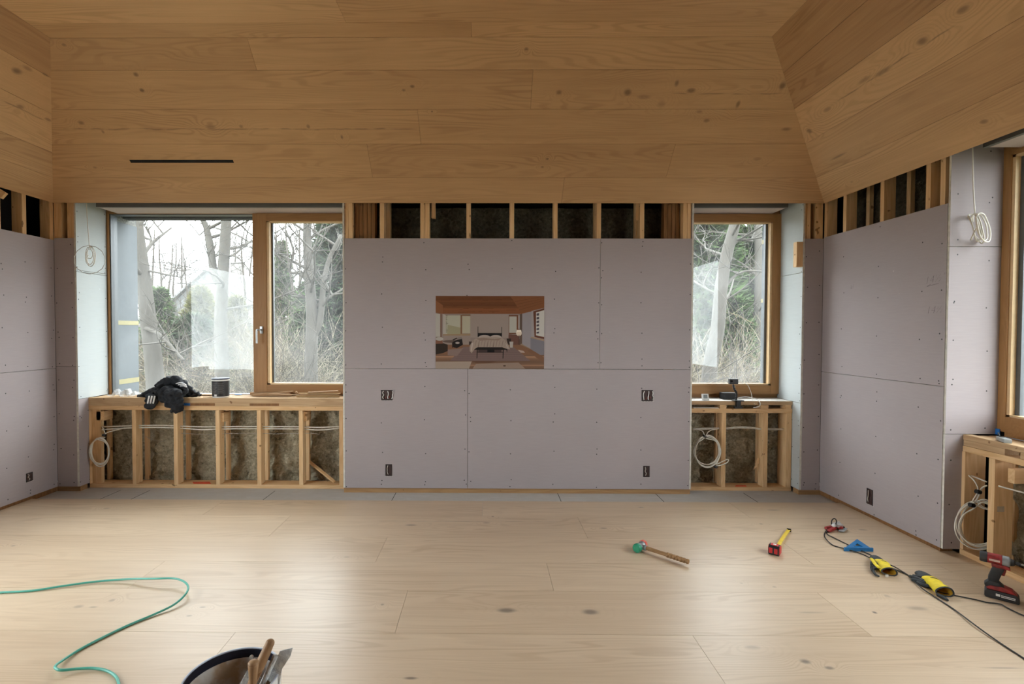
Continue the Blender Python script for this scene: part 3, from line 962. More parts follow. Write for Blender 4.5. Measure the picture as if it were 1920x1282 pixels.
# ------------------------------------------------------------------ sprayed insulation in the bays
def foam_sheet(name, O, U, W, N, lu, lw, amp, seed, mat, label, step=0.018):
    mb = MB()
    nu, nw = int(lu / step) + 1, int(lw / step) + 1
    for j in range(nw + 1):
        for i in range(nu + 1):
            p = V(O) + V(U) * (lu * i / nu) + V(W) * (lw * j / nw)
            h = noise.fractal(p * 5 + V((seed, 0, 0)), 0.9, 2.1, 5) * amp + noise.noise(p * 22 + V((0, seed, 0))) * amp * 0.3
            h = max(h, -0.045)
            mb.v.append(p + V(N) * h)
    for j in range(nw):
        for i in range(nu):
            a = j * (nu + 1) + i
            mb.f.append([a, a + 1, a + nu + 2, a + nu + 1]); mb.m.append(0)
    return mb.build(name, mat, smooth=True, label=label, cat='insulation', kind='stuff')
foam_sheet('sprayed_insulation', (RVL - .02, .335, -.01), (1, 0, 0), (0, 0, 1), (0, -1, 0), CX0 - RVL + .06, ZS - .05, .075, 1.3, M['foam'], 'rough grey-brown insulation in the bays under the wide left window')
foam_sheet('sprayed_insulation', (CX1 - .02, .335, -.01), (1, 0, 0), (0, 0, 1), (0, -1, 0), RVR - CX1 + .04, ZS2 - .05, .075, 7.7, M['foam'], 'rough dark brown insulation in the bays under the small right window')
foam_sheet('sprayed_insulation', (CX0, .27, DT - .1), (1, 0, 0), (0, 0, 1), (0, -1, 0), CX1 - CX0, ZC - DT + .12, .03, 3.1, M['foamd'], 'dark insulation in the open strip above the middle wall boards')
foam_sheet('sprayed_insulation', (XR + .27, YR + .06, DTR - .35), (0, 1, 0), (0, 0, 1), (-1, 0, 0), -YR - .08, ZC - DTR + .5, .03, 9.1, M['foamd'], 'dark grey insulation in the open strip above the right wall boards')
foam_sheet('sprayed_insulation', (XR + .345, YFRONT + 3.6, -.01), (0, 1, 0), (0, 0, 1), (-1, 0, 0), YR - .02 - YFRONT - 3.6, ZSR - .1, .045, 4.4, M['foam'], 'grey insulation in the bays below the window in the right wall')

# ------------------------------------------------------------------ stud frames
def stud(x0, x1, y0, y1, z0, z1, parent, mat='lz', name='stud', bev=.0018):
    return MB().box(x0, x1, y0, y1, z0, z1, 0, bev).build(name, M[mat], parent)

# low wall under the wide left window
kx0, kx1 = RVL + .001, CX0 - .017
k1 = thing('stud_frame', ((kx0 + kx1) / 2, YK, -.017), 'low open timber stud frame with thick sill under the wide left window', 'stud frame')
zl = lambda py, px=400: zat(py, YK, px)
zsp, zpl = zl(761), zl(769)
stud(kx0, kx1, YK, YK + .04, zsp, ZS, k1, 'lvl', 'sill_board')
xs_ = [kx0, onY(412, 760, YK).x, onY(472, 760, YK).x, onY(535, 760, YK).x, kx1]
MB().box(kx0, kx1, YK + .04, YW - .002, ZS - .03, ZS - .004, 0, .002).build('sill_top', M['lvl'], k1)
# the shallow notches in the sill's face
for a, b in ((345, 403), (468, 523)):
    MB().box(onY(a, 757, YK).x, onY(b, 757, YK).x, YK - .0015, YK + .01, zl(760.3), zl(755.8)).build('sill_notch', M['old'], k1)
stud(kx0, kx1, YK, YK + .089, zpl, zsp - .001, k1, 'lx', 'top_plate')
stud(kx0, kx1, YK, YK + .14, -.017, zl(908), k1, 'lx', 'bottom_plate')
zb = zl(908) + .0005
for px in (248, 326, 404.5, 482, 560.5):
    x = onY(px, 840, YK).x
    stud(x, x + .038, YK, YK + .089, zb, zpl - .0005, k1)
x = onY(636, 840, YK).x
stud(x, kx1 - .001, YK, YK + .05, zb, zpl - .0005, k1)
x = onY(166, 840, YK).x
stud(kx0 + .001, x + .012, YK, YK + .03, zb, zpl - .0005, k1)
stud(x + .013, x + .10, YK + .03, YK + .07, zb, zpl - .0005, k1)
stud(kx0 + .001, x + .012, YK + .031, YK + .12, zb, zpl - .0005, k1)
for px in (272, 349, 424, 497, 574, 201):
    x = onY(px, 840, .27).x
    stud(x, x + .034, .265, .30, zb, ZS - .032, k1, 'lz', 'back_stud')
for px0, py0, w in ((188, 771, .12), (412, 774, .05), (568, 772, .05)):
    p = onY(px0, py0, YK + .03)
    MB().box(p.x - (.04 if w > .1 else 0), p.x + .038, YK + .03, .265, p.z - .09, p.z, 0, .002).build('block', M['ly'], k1)

# low wall under the small right window
jx0, jx1 = CX1 + .017, RVR - .002
k2 = thing('stud_frame', ((jx0 + jx1) / 2, YK, -.017), 'low open timber stud frame with slotted sill under the small right window', 'stud frame')
zr = lambda py, px=1390: zat(py, YK, px)
stud(jx0, jx1, YK, YW - .002, zr(759), ZS2, k2, 'lvl', 'sill_board')
M['sillwhite'] = plain('whitish_sill_top', (0.66, 0.64, 0.60), 0.7)
for a, b in ((1350, 1362), (1427, 1441), (1473, 1484)):
    stud(onY(a, 762, YK).x, onY(b, 762, YK).x, YK, YK + .089, zr(766) + .0005, zr(759) - .0005, k2, 'lx', 'spacer')
stud(jx0, jx1, YK, YK + .089, zr(774), zr(766), k2, 'lx', 'top_plate')
stud(jx0, jx1, YK, YK + .14, -.017, zr(913), k2, 'lx', 'bottom_plate')
zb = zr(913) + .0005; zp2 = zr(774) - .0005
for px in (1352.5, 1431):
    x = onY(px, 840, YK).x
    stud(x, x + .042, YK, YK + .089, zb, zp2, k2)
x = onY(1474, 840, YK).x
stud(x, x + .05, YK, YK + .14, zb, zp2, k2)
for px in (1341, 1419):
    x = onY(px, 840, .27).x
    stud(x, x + .03, .265, .30, zb, ZS2 - .06, k2, 'lz', 'back_stud')

# open strip above the middle boards
u1 = thing('stud_frame', (0, .02, DT), 'row of studs showing in the open strip above the middle wall boards', 'stud frame')
def us(pa, pb, y0=.017, y1=.11, mat='lz', z0=None, z1=None, par=None):
    a, b = onY(pa, 415, y0).x, onY(pb, 415, y0).x
    stud(a, b, y0, y1, DT - .12 if z0 is None else z0, ZC + .06 if z1 is None else z1, par or u1, mat)
for a, b in ((646, 653), (653.3, 661), (712, 720), (788, 796.5), (797, 805), (874.5, 882.5), (956, 964), (1038, 1045.5), (1119, 1127), (1200, 1208), (1281, 1289), (1289.4, 1296)):
    us(a, b)
for i in range(5):
    us(666 + i * 7.6, 672.8 + i * 7.6, .06, .15, 'old')
us(722, 731, .14, .22)
us(809, 816, .06, .11, 'lz', zat(408, .05))
us(1192, 1198, .06, .11, 'lz', zat(412, .05)); us(1192, 1197, .12, .2)
us(1114, 1118, .14, .2)
for i in range(4): us(1245 + i * 7.4, 1251.6 + i * 7.4, .08, .16, 'old')
MB().box(CX0, CX1, .017, .11, DT - .16, DT - .121).build('bottom_plate', M['lx'], u1)

# strips in the corners
u2 = thing('stud_frame', (XL, .02, DT), 'studs above the boards in the left corner beside the wide window', 'stud frame')
us(101, 115, par=u2); us(126, 133, par=u2); us(133.3, 141, par=u2)
for pa in (93, 41.5):
    p = onX(pa, 415, XL - .017).y
    MB().box(XL - .11, XL - .017, p, p + (.04), DTL - .3, ZC + .06, 0, .002).build('stud', M['lz'], u2)
for pp in (0, -1): 
    y_ = onX(1, 400, XL - .017).y - .04 + pp * .4
    MB().box(XL - .11, XL - .017, y_, y_ + .04, DTL - .3, ZC + .06, 0, .002).build('stud', M['lz'], u2)
p = onX(6, 366, XL + .03)
q_ = onX(-8, 350, XL - .1)
Mx = Matrix.Translation(p) @ Euler((0, math.radians(35), math.radians(20))).to_matrix().to_4x4()
MB().box(-.16, .01, -.02, .02, -.03, .03, 0, .002).xf(Mx).build('scrap_block', M['lx'], label='short block of wood sticking out of the stud strip at the far left edge', cat='wood block', loc=p)
u3 = thing('stud_frame', (XR, .02, DT), 'studs above the boards of the right wall and its corner', 'stud frame')
us(1507, 1513, par=u3); us(1513.3, 1520, par=u3); us(1530, 1543, par=u3)
for pa in (1546, 1581, 1650, 1735, 1762):
    p = onX(pa, 400, XR + .017).y
    MB().box(XR + .017, XR + .11, p - .038, p, DTR - .3, ZC + .06, 0, .002).build('stud', M['lz'], u3)
for pa in (1624, 1699):
    p = onX(pa, 400, XR + .20).y
    MB().box(XR + .20, XR + .235, p - .038, p, DTR - .35, ZC + .12, 0, .002).build('back_stud', M['lz'], u3)
MB().box(XR + .11, XR + .24, YR, YR + .04, DTR - .3, ZC + .12).build('stud', M['old'], u3)

# low wall under the right-hand window
k3 = thing('stud_frame', (XK, YR - .5, 0), 'low open timber stud frame with layered sill under the window in the right wall', 'stud frame')
ZfR = ZSR
ye = YR - .018
y_far = YFRONT + 3.2
MB().box(XK, XK + .06, y_far, ye, ZfR - .035, ZfR, 0, .003).build('sill_board', M['lvly'], k3)
MB().box(XK + .065, XWIN_R - .012, y_far, ye, ZfR - .04, ZfR - .008, 0, .003).build('sill_top', M['lvly'], k3)
yn = onX(1883, 850, XK).y
MB().box(XK + .004, XK + .09, yn, ye, ZfR - .075, ZfR - .036, 0, .003).build('sill_layer', M['lvly'], k3)
MB().box(XK + .004, XK + .09, y_far, yn - .09, ZfR - .075, ZfR - .036, 0, .003).build('sill_layer', M['lvly'], k3)
MB().box(XK, XK + .09, y_far, ye, ZfR - .115, ZfR - .076, 0, .003).build('top_plate', M['ly'], k3)
MB().box(XK - .005, XK + .12, y_far, ye, .0, .038, 0, .003).build('bottom_plate', M['ly'], k3)
zb, zt_ = .0385, ZfR - .1155
for pa in (1797, 1852):
    y_ = onX(pa, 950, XK).y
    MB().box(XK, XK + .14 if pa < 1800 else XK + .12, y_ - .04, y_, zb, zt_, 0, .002).build('stud', M['lz'], k3)
    yl = y_
for i in range(1, 6):
    MB().box(XK, XK + .09, yl - .04 - .406 * i, yl - .406 * i, zb, zt_, 0, .002).build('stud', M['lz'], k3)
for pa in (1893,):
    y_ = onX(pa, 950, XK + .23).y
    MB().box(XK + .22, XK + .25, y_ - .04, y_, zb - .03, ZfR - .05, 0, .002).build('back_stud', M['lz'], k3)
p = onX(1873, 890, XK + .0)
MB().box(XK + .02, XK + .22, p.y - .075, p.y - .035, p.z - .035, p.z + .055, 0, .002).build('block', M['lx'], k3)

# ------------------------------------------------------------------ electrical boxes
M['boxback'] = plain('dark_blue_grey_box', (0.045, 0.022, 0.02), 0.6)
M['maroon'] = plain('dark_red_wire_nut', (0.12, 0.025, 0.02), 0.5)
M['torn'] = plain('torn_board_edge', (0.62, 0.58, 0.54), 0.9)
def ebox(fn, x0, x1, y0, y1, n, label, double, green=False):
    a, b = fn(x0, y1), fn(x1, y0)
    c = (a + b) / 2
    t_ = thing('outlet_box', c, label, 'electrical box', 'electrical boxes set in the wall boards')
    ux = V((0, 0, 1)).cross(V(n)).normalized()
    Mx = frame(c, ux, n)
    w = abs((b - a).dot(ux)) / 2; h = abs(b.z - a.z) / 2
    mb = MB()
    # rim
    th = .003
    for (p, q, r, s) in ((-w, w, h - .004, h), (-w, w, -h, -h + .004), (-w, -w + .004, -h, h), (w - .004, w, -h, h)):
        mb.prism([(p, r), (q, r), (q, s), (p, s)], Mx, 0, th)
    mb.build('box_rim', M['black'], t_)
    MB().prism([(-w, -h), (w, -h), (w, h), (-w, h)], Mx, 0.0002, .0012).build('box_interior', M['boxback'], t_)
    mb = MB()
    random.seed(int(x0))
    for k in range(3 if double else 1):
        o = (-w + .02 + k * w * .8) if double else -w * .3
        pts = [Mx @ V((o + random.uniform(-.008, .008), h * .8 - j * h * .38, .004 + .004 * (j % 2))) for j in range(5)]
        mb.tube(spl(pts, 4), .0035, 6)
    mb.build('wire', M['white'] if not green else M['cableg'], t_, smooth=True)
    if double:
        MB().ball(Mx @ V((w * .45, -h * .3, .006)), .009, sc=(1, .6, 1.4)).ball(Mx @ V((-w * .2, -h * .5, .006)), .008, sc=(1, .6, 1.4)).build('wire_cap', M['maroon'], t_, smooth=True)
    mb = MB()
    for k in range(5):
        u_ = -w + 2 * w * k / 4
        mb.prism([(u_ - .006, -h - .003 - .003 * (k % 2)), (u_ + .008, -h - .004), (u_ + .006, -h)], Mx, .0004, .0012)
    mb.build('torn_paper', M['torn'], t_)
bY = lambda x, y: onY(x, y, 0.0)
ebox(bY, 715, 736, 731, 750, (0, -1, 0), 'double outlet box open on the left half of the middle wall, wires showing', True)
ebox(bY, 1203, 1224, 731, 752, (0, -1, 0), 'double outlet box open near the right end of the middle wall, wires showing', True)
ebox(bY, 723, 735, 870, 892, (0, -1, 0), 'narrow outlet opening low on the left half of the middle wall', False, True)
ebox(bY, 1206, 1218, 873, 894, (0, -1, 0), 'narrow outlet opening low at the right end of the middle wall', False, True)
ebox(lambda x, y: onX(x, y, XL), 49, 61, 884, 904, (1, 0, 0), 'single outlet opening low in the left wall board', False, True)
ebox(lambda x, y: onX(x, y, XR), 1625, 1637, 919, 943, (-1, 0, 0), 'single outlet opening low in the right wall board', False, True)

# ------------------------------------------------------------------ printed picture on the middle wall
def poster():
    A, B = onY(817, 691, 0.0), onY(1020.5, 555, 0.0)
    W_, H_ = B.x - A.x, B.z - A.z
    cx, cy, sx, sy = 130.0, 1140.0, 1530.0, 1025.0
    me = bpy.data.meshes.new('printed_picture')
    vs, fs, cs = [], [], []
    T = -0.0035
    ctr = V(((A.x + B.x) / 2, 0, (A.z + B.z) / 2))
    for y in (T, -0.0002):
        vs += [V((A.x, y, A.z)), V((B.x, y, A.z)), V((B.x, y, B.z)), V((A.x, y, B.z))]
    for f in ((0, 1, 2, 3), (7, 6, 5, 4), (0, 4, 5, 1), (1, 5, 6, 2), (2, 6, 7, 3), (3, 7, 4, 0)):
        fs.append(f); cs.append((.25, .18, .12))
    lay = [0]
    def P(col, *pts, n=None):
        lay[0] += 1
        y = T - 0.000012 * lay[0]
        b = len(vs)
        for (px, py) in pts:
            px = min(max(px, 130), 1660); py = min(max(py, 115), 1140)
            vs.append(V((A.x + (px - cx) / sx * W_, y, A.z + (cy - py) / sy * H_)))
        fs.append(tuple(range(b, b + len(pts)))); g_ = sum(col) / 3; cs.append(lin(*[min(255, (c * .78 + g_ * .22) * G) for c in col]))
    G = 1.14
    def ell(col, x, y, rx, ry, n=18, a0=0, a1=360):
        P(col, *[(x + rx * math.cos(math.radians(a0 + (a1 - a0) * k / n)), y - ry * math.sin(math.radians(a0 + (a1 - a0) * k / n))) for k in range(n + (0 if a1 - a0 == 360 else 1))])
    rnd = random.Random(4)
    # ceiling bands
    for k in range(9):
        y0 = 115 + k * 29; c = rnd.uniform(.85, 1.12)
        P((112 * c, 62 * c, 32 * c), (130, y0), (1660, y0), (1660, y0 + 30), (130, y0 + 30))
    for k in range(26):
        x = rnd.uniform(140, 1200); y = rnd.uniform(120, 350); l = rnd.uniform(40, 160)
        P((92, 46, 22), (x, y), (x + l, y - 2), (x + l, y + 3), (x, y + 4))
    P((124, 74, 42), (130, 180), (230, 245), (230, 360), (130, 350))
    P((118, 68, 36), (1180, 115), (1660, 115), (1660, 280), (1340, 362), (1240, 200))
    for k in range(4):
        P((98, 54, 28), (1250 + 18 * k, 190 + 40 * k), (1660, 115 + 30 * k), (1660, 118 + 30 * k), (1252 + 18 * k, 195 + 40 * k))
    # walls
    P((122, 106, 98), (210, 365), (1340, 365), (1340, 830), (210, 830))
    P((132, 116, 108), (620, 372), (1160, 372), (1160, 700), (620, 700))
    P((120, 104, 96), (130, 350), (215, 368), (215, 700), (130, 700))
    P((152, 146, 138), (130, 360), (195, 372), (195, 690), (130, 690))
    P((100, 62, 42), (195, 372), (212, 374), (212, 700), (195, 690))
    # left window
    P((150, 140, 132), (232, 372), (268, 380), (268, 650), (232, 650))
    P((150, 146, 128), (268, 388), (480, 388), (480, 650), (268, 650)); P((134, 128, 98), (300, 520), (478, 560), (478, 650), (290, 650))
    for k in range(14):
        y = 390 + k * 18; P((92, 84, 66), (272, y), (284 + rnd.uniform(0, 30), y + 6), (280, y + 12))
    P((112, 78, 52), (480, 380), (500, 380), (500, 660), (480, 660))
    P((150, 142, 120), (506, 398), (618, 398), (618, 640), (506, 640)); P((112, 78, 52), (500, 376), (622, 376), (622, 394), (500, 394))
    P((134, 108, 78), (232, 652), (622, 645), (622, 672), (232, 672)); P((128, 112, 104), (240, 672), (622, 672), (622, 800), (240, 800))
    # right window and corner
    P((104, 62, 40), (1160, 380), (1300, 380), (1300, 640), (1160, 660)); P((150, 146, 136), (1168, 402), (1272, 402), (1272, 632), (1168, 632))
    P((150, 142, 136), (1296, 385), (1314, 385), (1314, 575), (1296, 575)); P((96, 60, 50), (1158, 660), (1300, 660), (1330, 810), (1158, 800))
    P((84, 66, 56), (1314, 372), (1350, 362), (1350, 780), (1314, 800))
    # right wall
    P((126, 118, 122), (1350, 362), (1480, 330), (1480, 860), (1350, 790)); P((134, 124, 124), (1480, 325), (1660, 280), (1660, 970), (1480, 860))
    P((92, 50, 34), (1505, 330), (1660, 285), (1660, 720), (1525, 690)); P((168, 164, 158), (1545, 345), (1660, 312), (1660, 690), (1545, 665))
    for k in range(6): P((70, 62, 70), (1552, 360 + k * 52), (1588, 352 + k * 52), (1588, 388 + k * 50), (1552, 392 + k * 50))
    P((142, 112, 84), (1470, 690), (1500, 690), (1660, 725), (1660, 745), (1480, 705)); P((104, 100, 108), (1468, 700), (1660, 750), (1660, 970), (1468, 865))
    # floor
    P((116, 78, 54), (130, 800), (1330, 800), (1480, 865), (1660, 975), (1660, 1140), (130, 1140))
    for k in range(10):
        y = 940 + k * 20; c = rnd.uniform(.85, 1.25)
        P((118 * c, 84 * c, 62 * c), (130, y), (1660, y), (1660, y + 20), (130, y + 20))
    P((140, 122, 108), (130, 1040), (640, 1036), (600, 1140), (130, 1140)); P((128, 106, 92), (700, 1070), (1300, 1050), (1400, 1140), (650, 1140))
    P((110, 74, 52), (1420, 880), (1480, 870), (1660, 975), (1660, 1060))
    P((84, 50, 32), (640, 1036), (1000, 1036), (900, 1052), (700, 1052)); ell((60, 38, 26), 1103, 1097, 20, 8)
    # rug
    P((104, 82, 78), (520, 830), (1230, 830), (1470, 1026), (330, 1026)); P((84, 60, 52), (330, 1026), (1470, 1026), (1472, 1032), (322, 1032))
    P((116, 94, 88), (300, 870), (520, 850), (430, 960), (300, 950)); P((150, 128, 118), (1290, 870), (1370, 885), (1390, 910), (1330, 910))
    for k in range(5): P((96, 74, 70), (500 - 22 * k, 870 + 32 * k), (1270 + 34 * k, 870 + 32 * k), (1272 + 34 * k, 875 + 32 * k), (498 - 22 * k, 875 + 32 * k))
    # sofa, tables
    P((44, 34, 28), (130, 790), (240, 780), (300, 800), (300, 890), (230, 920), (130, 940)); P((112, 70, 52), (130, 735), (225, 740), (230, 785), (130, 790))
    ell((150, 142, 134), 185, 720, 55, 26); ell((88, 70, 62), 345, 755, 115, 20); P((40, 30, 26), (360, 770), (374, 770), (372, 845), (362, 845))
    P((30, 24, 24), (370, 760), (500, 700), (515, 800), (430, 850), (372, 835)); P((112, 100, 94), (440, 700), (500, 690), (500, 720), (440, 730)); ell((150, 136, 126), 438, 775, 30, 14)
    P((34, 26, 24), (365, 730), (430, 700), (440, 712), (380, 740))
    # night tables, lamp
    P((62, 46, 40), (600, 755), (650, 755), (640, 810), (600, 800)); P((44, 32, 28), (1130, 712), (1195, 712), (1190, 800), (1150, 800))
    P((150, 140, 132), (1172, 755), (1226, 755), (1218, 840), (1180, 840)); P((205, 192, 176), (1275, 590), (1335, 590), (1345, 640), (1265, 640)); ell((190, 172, 152), 1305, 645, 38, 30)
    P((60, 40, 32), (1302, 660), (1310, 660), (1310, 800), (1302, 800))
    # bed
    P((24, 20, 22), (722, 545), (730, 545), (730, 690), (722, 690)); P((24, 20, 22), (1058, 550), (1066, 550), (1066, 690), (1058, 690))
    P((20, 18, 20), (726, 636), (1062, 636), (1062, 690), (726, 690))
    P((24, 20, 20), (640, 830), (1145, 830), (1138, 915), (1128, 870), (660, 870), (652, 915)); 
    ell((146, 130, 120), 820, 692, 84, 28); ell((150, 134, 124), 980, 692, 80, 28)
    P((138, 120, 108), (612, 890), (610, 820), (650, 745), (700, 708), (800, 690), (1000, 690), (1070, 705), (1130, 750), (1165, 815), (1178, 866), (1110, 850), (1060, 838), (720, 838), (680, 860), (640, 920))
    P((122, 100, 88), (700, 712), (800, 700), (960, 720), (1060, 705), (1020, 740), (860, 735), (760, 745))
    for k in range(12):
        x = 640 + k * 42
        P((112, 92, 82), (x + 20, 740), (x + 26, 742), (x + 8 + rnd.uniform(-8, 8), 832), (x, 830))
    P((160, 144, 134), (640, 780), (660, 770), (640, 880), (626, 900)); P((150, 134, 124), (1110, 770), (1130, 790), (1160, 850), (1140, 850))
    P((28, 22, 22), (708, 842), (730, 834), (1070, 834), (1088, 842), (1084, 874), (712, 874))
    for a, b in ((710, 706), (1078, 1074)): P((26, 20, 20), (a, 870), (a + 14, 870), (b + 12, 992), (b + 2, 992))
    P((26, 20, 20), (716, 900), (1084, 900), (1084, 908), (716, 908)); P((60, 44, 42), (730, 872), (1060, 872), (1060, 912), (730, 912)); P((20, 17, 17), (860, 870), (960, 870), (960, 908), (860, 908))
    me.from_pydata([tuple(v - ctr) for v in vs], [], fs)
    ca = me.color_attributes.new('ink', 'FLOAT_COLOR', 'CORNER')
    for i, p in enumerate(me.polygons):
        for li in p.loop_indices: ca.data[li].color = (*cs[i], 1)
    t = NT('printed_picture_ink')
    at = t.n('ShaderNodeAttribute', attribute_name='ink')
    me.materials.append(t.fin(at.outputs['Color'], 0.55, Specular_IOR_Level=0.2))
    o = bpy.data.objects.new('printed_picture', me); COL.objects.link(o); o.location = ctr
    tag(o, 'colour print of a furnished bedroom fixed to the middle wall boards', 'picture')
poster()

# ------------------------------------------------------------------ cables
def coil(c, U, W, N, ru, rw, loops, jit, seed, wob=.004, half=False):
    r_ = random.Random(seed); pts = []
    n = 14
    for l in range(loops + (1 if half else 0)):
        a = 1 + r_.uniform(-jit, jit); b = 1 + r_.uniform(-jit, jit)
        ou, ow = r_.uniform(-jit, jit) * ru * .5, r_.uniform(-jit, jit) * rw * .5
        for k in range(n if l < loops else n // 2 - 1):
            t = 2 * math.pi * k / n
            pts.append(V(c) + V(U) * (ou + ru * a * math.sin(t)) + V(W) * (ow + rw * b * math.cos(t)) + V(N) * (wob * l + r_.uniform(-.002, .002)))
    return pts
EX, EZ = V((1, 0, 0)), V((0, 0, 1)); EYn = V((0, -1, 0))
# left coil under the sill and run of cable through the studs
t_ = thing('cable_coil', onY(188, 806, .13), 'white cable run through the studs under the wide left window, ending in a coil', 'cable')
mb = MB()
for dz, py in ((0, 799), (.012, 803)):
    pts = [onY(x, py + dy, YK + .045) for x, dy in ((190, 1 + dz * 120), (232, -.5), (250, -1), (300, -2), (345, 0), (380, 1 + dz * 110), (410, 1), (470, .5), (560, 1), (600, 2 + dz * 80), (640, 0 - dz * 80))]
    mb.tube(spl(pts, 4), .006, 6)
mb.build('cable_run', M['cable'], t_, smooth=True)
c = onY(188, 846, YK - .02)
cp = [onY(192, 800, YK + .04), onY(197, 812, YK + .0), onY(196, 820, YK - .018)]
mb = MB().tube(spl(cp + coil(c, EX, EZ, EYn, .088, .132, 4, .12, 3), 4), .0048, 6)
mb.tube(spl([onY(230, 803, YK + .04), onY(210, 808, YK + .02), onY(199, 812, YK), onY(196, 818, YK - .015)], 4), .0048, 6)
mb.build('coil', M['cable'], t_, smooth=True)
p = onY(195, 816, YK - .018)
MB().tube([p + V((-.012, 0, .006)), p + V((.016, 0, -.004))], .013, 8).build('tie', M['black'], t_, smooth='auto')
mb = MB().tube(spl([onY(x, y, .17) for x, y in ((340, 812), (385, 814), (415, 813), (470, 812), (520, 813), (580, 812), (600, 814))], 4), .0018, 5)
mb.tube(spl([onY(x, y, .2) for x, y in ((272, 817), (285, 824), (300, 827), (312, 826))], 4), .0018, 5)
mb.build('thin_wire', M['cableg'], t_, smooth=True)
# right coil
t_ = thing('cable_coil', onY(1322, 812, .1), 'white cable coil with a tail loop hanging under the small right window', 'cable')
mb = MB()
for py in (803, 805):
    mb.tube(spl([onY(x, y, YK + .045) for x, y in ((1300, py), (1345, py - 1), (1365, py - 1), (1385, py - 3), (1410, py - 2), (1428, py), (1475, py + .5))], 4), .0042, 6)
mb.build('cable_run', M['cable'], t_, smooth=True)
c = onY(1326, 846, YK - .02)
cp = [onY(1300, 803, YK + .04), onY(1317, 808, YK), onY(1321, 817, YK - .02)]
mb = MB().tube(spl(cp + coil(c, EX, EZ, EYn, .118, .138, 4, .12, 9, .004, True) + [onY(1345, 873, YK - .03), onY(1362, 868, YK - .04), onY(1366, 862, YK - .04), onY(1361, 862, YK - .04), onY(1345, 870, YK - .03)], 4), .0046, 6)
mb.tube(spl([onY(1348, 803, YK + .03), onY(1330, 808, YK), onY(1324, 816, YK - .018)], 4), .0046, 6)
mb.build('coil', M['cable'], t_, smooth=True)
for px, py in ((1321, 818), (1341, 875)):
    p = onY(px, py, YK - .026)
    MB().tube([p + V((-.012, 0, .006)), p + V((.014, 0, -.004))], .013, 8).build('tie', M['black'], t_, smooth='auto')
# coil at the right wall
t_ = thing('cable_coil', onX(1838, 920, XK + .05), 'thick white cable coil between the studs below the window in the right wall', 'cable')
Xc = XK + .035
MB().tube(spl([onX(1814, 889, XK + .04), onX(1830, 895, XK + .05), onX(1850, 903, XK + .05)], 4), .005, 6).build('cable_run', M['cable'], t_, smooth=True)
mb = MB()
mb.tube(spl([onX(1872, 911, XK + .0), onX(1895, 917, XK + .03), onX(1925, 925, XK + .05)], 4), .005, 6)
mb.build('cable_run', M['cable'], t_, smooth=True)
Yq = YR - .10
c = onY(1832, 982, Yq)
cp = [onX(1814, 889, XK + .03), onY(1828, 903, Yq), onY(1834, 920, Yq), onY(1824, 940, Yq)]
mb = MB().tube(spl(cp + coil(c, V((.94, -.34, 0)), V((.10, 0, .995)), EYn, .112, .135, 6, .20, 5, .006), 4), .0042, 6)
mb.tube(spl([onX(1850, 910, XK + .05), onY(1840, 916, Yq), onY(1832, 935, Yq), onY(1822, 946, Yq)], 4), .005, 6)
mb.build('coil', M['cable'], t_, smooth=True)
for px, py in ((1822, 947), (1834, 922)):
    p = onY(px, py, Yq - .015)
    MB().tube([p + V((-.014, 0, .004)), p + V((.014, 0, -.002))], .014, 8).build('tie', M['black'], t_, smooth='auto')
# hanging coil at the left reveal
t_ = thing('cable_coil', onY(163, 383, .03), 'thin grey cable hanging as a wide ring beside the wide left window', 'cable')
mb = MB().tube(spl([onY(162, 376, .03), onY(163, 400, .03), onY(165, 430, .0), onY(168, 463, -.02)], 4), .0034, 6)
mb.build('cable_drop', M['cable'], t_, smooth=True)
c = onY(168, 487, -.035)
mb = MB().tube(coil(c, EX, EZ, EYn, .148, .132, 1, 0, 1, 0) + [c + V((.006, -.004, .135))], .0026, 6)
mb.tube(spl([onY(140, 478, -.03), onY(139, 495, -.03), onY(150, 506, -.03), onY(172, 510, -.03), onY(198, 513, -.02)], 5), .002, 5)
mb.build('wide_ring', M['cableg'], t_, smooth=True)
c2 = onY(170, 481, -.03)
mb = MB().tube(spl(coil(c2, EX, EZ, EYn, .04, .085, 3, .2, 21, .006), 3), .003, 6)
mb.tube(spl([onY(169, 463, -.03), onY(174, 475, -.035), onY(171, 484, -.04), onY(163, 483, -.03), onY(166, 478, -.03)], 4), .003, 6)
mb.build('small_coil', M['cable'], t_, smooth=True)
# hanging coil at the right wall
Yh = YR - .07
t_ = thing('cable_coil', onY(1823, 270, Yh), 'white cable hanging in a knotted coil beside the right wall window', 'cable')
mb = MB().tube(spl([onY(1823, 250, YR - .03), onY(1824, 300, Yh), onY(1825, 350, Yh), onY(1828, 400, Yh)], 4), .0040, 8)
mb.build('cable_drop', M['cable'], t_, smooth=True)
c3 = onY(1838, 427, Yh)
Ux = V((.8, .35, 0)).normalized(); Nx = V((-.35, .8, 0)).normalized()
ax = V((.28, 0, 1)).normalized()
mb = MB().tube(spl(coil(c3 + V((0, -.01, 0)), Ux, V((-.22, 0, 1)).normalized(), -Nx, .072, .10, 2, .12, 31, .01), 4), .0045, 6)
mb.tube(spl(coil(c3 + V((-.012, 0, 0)), V((.5, .8, 0)).normalized(), V((-.3, 0, 1)).normalized(), V((-.8, .5, 0)), .075, .10, 2, .15, 33, .01), 4), .0045, 6)
mb.tube(spl([onY(1816, 404, Yh), onY(1824, 425, Yh - .02), onY(1830, 450, Yh), onY(1838, 452, Yh)], 5), .0045, 6)
mb.tube(spl([onY(1838, 418, Yh - .03), onY(1828, 433, Yh - .03), onY(1820, 450, Yh)], 5), .0045, 6)
mb.tube(spl([onY(1828, 401, Yh), onY(1816, 403, Yh), onY(1818, 412, Yh)], 5), .0045, 6)
mb.build('knotted_coil', M['cable'], t_, smooth=True)
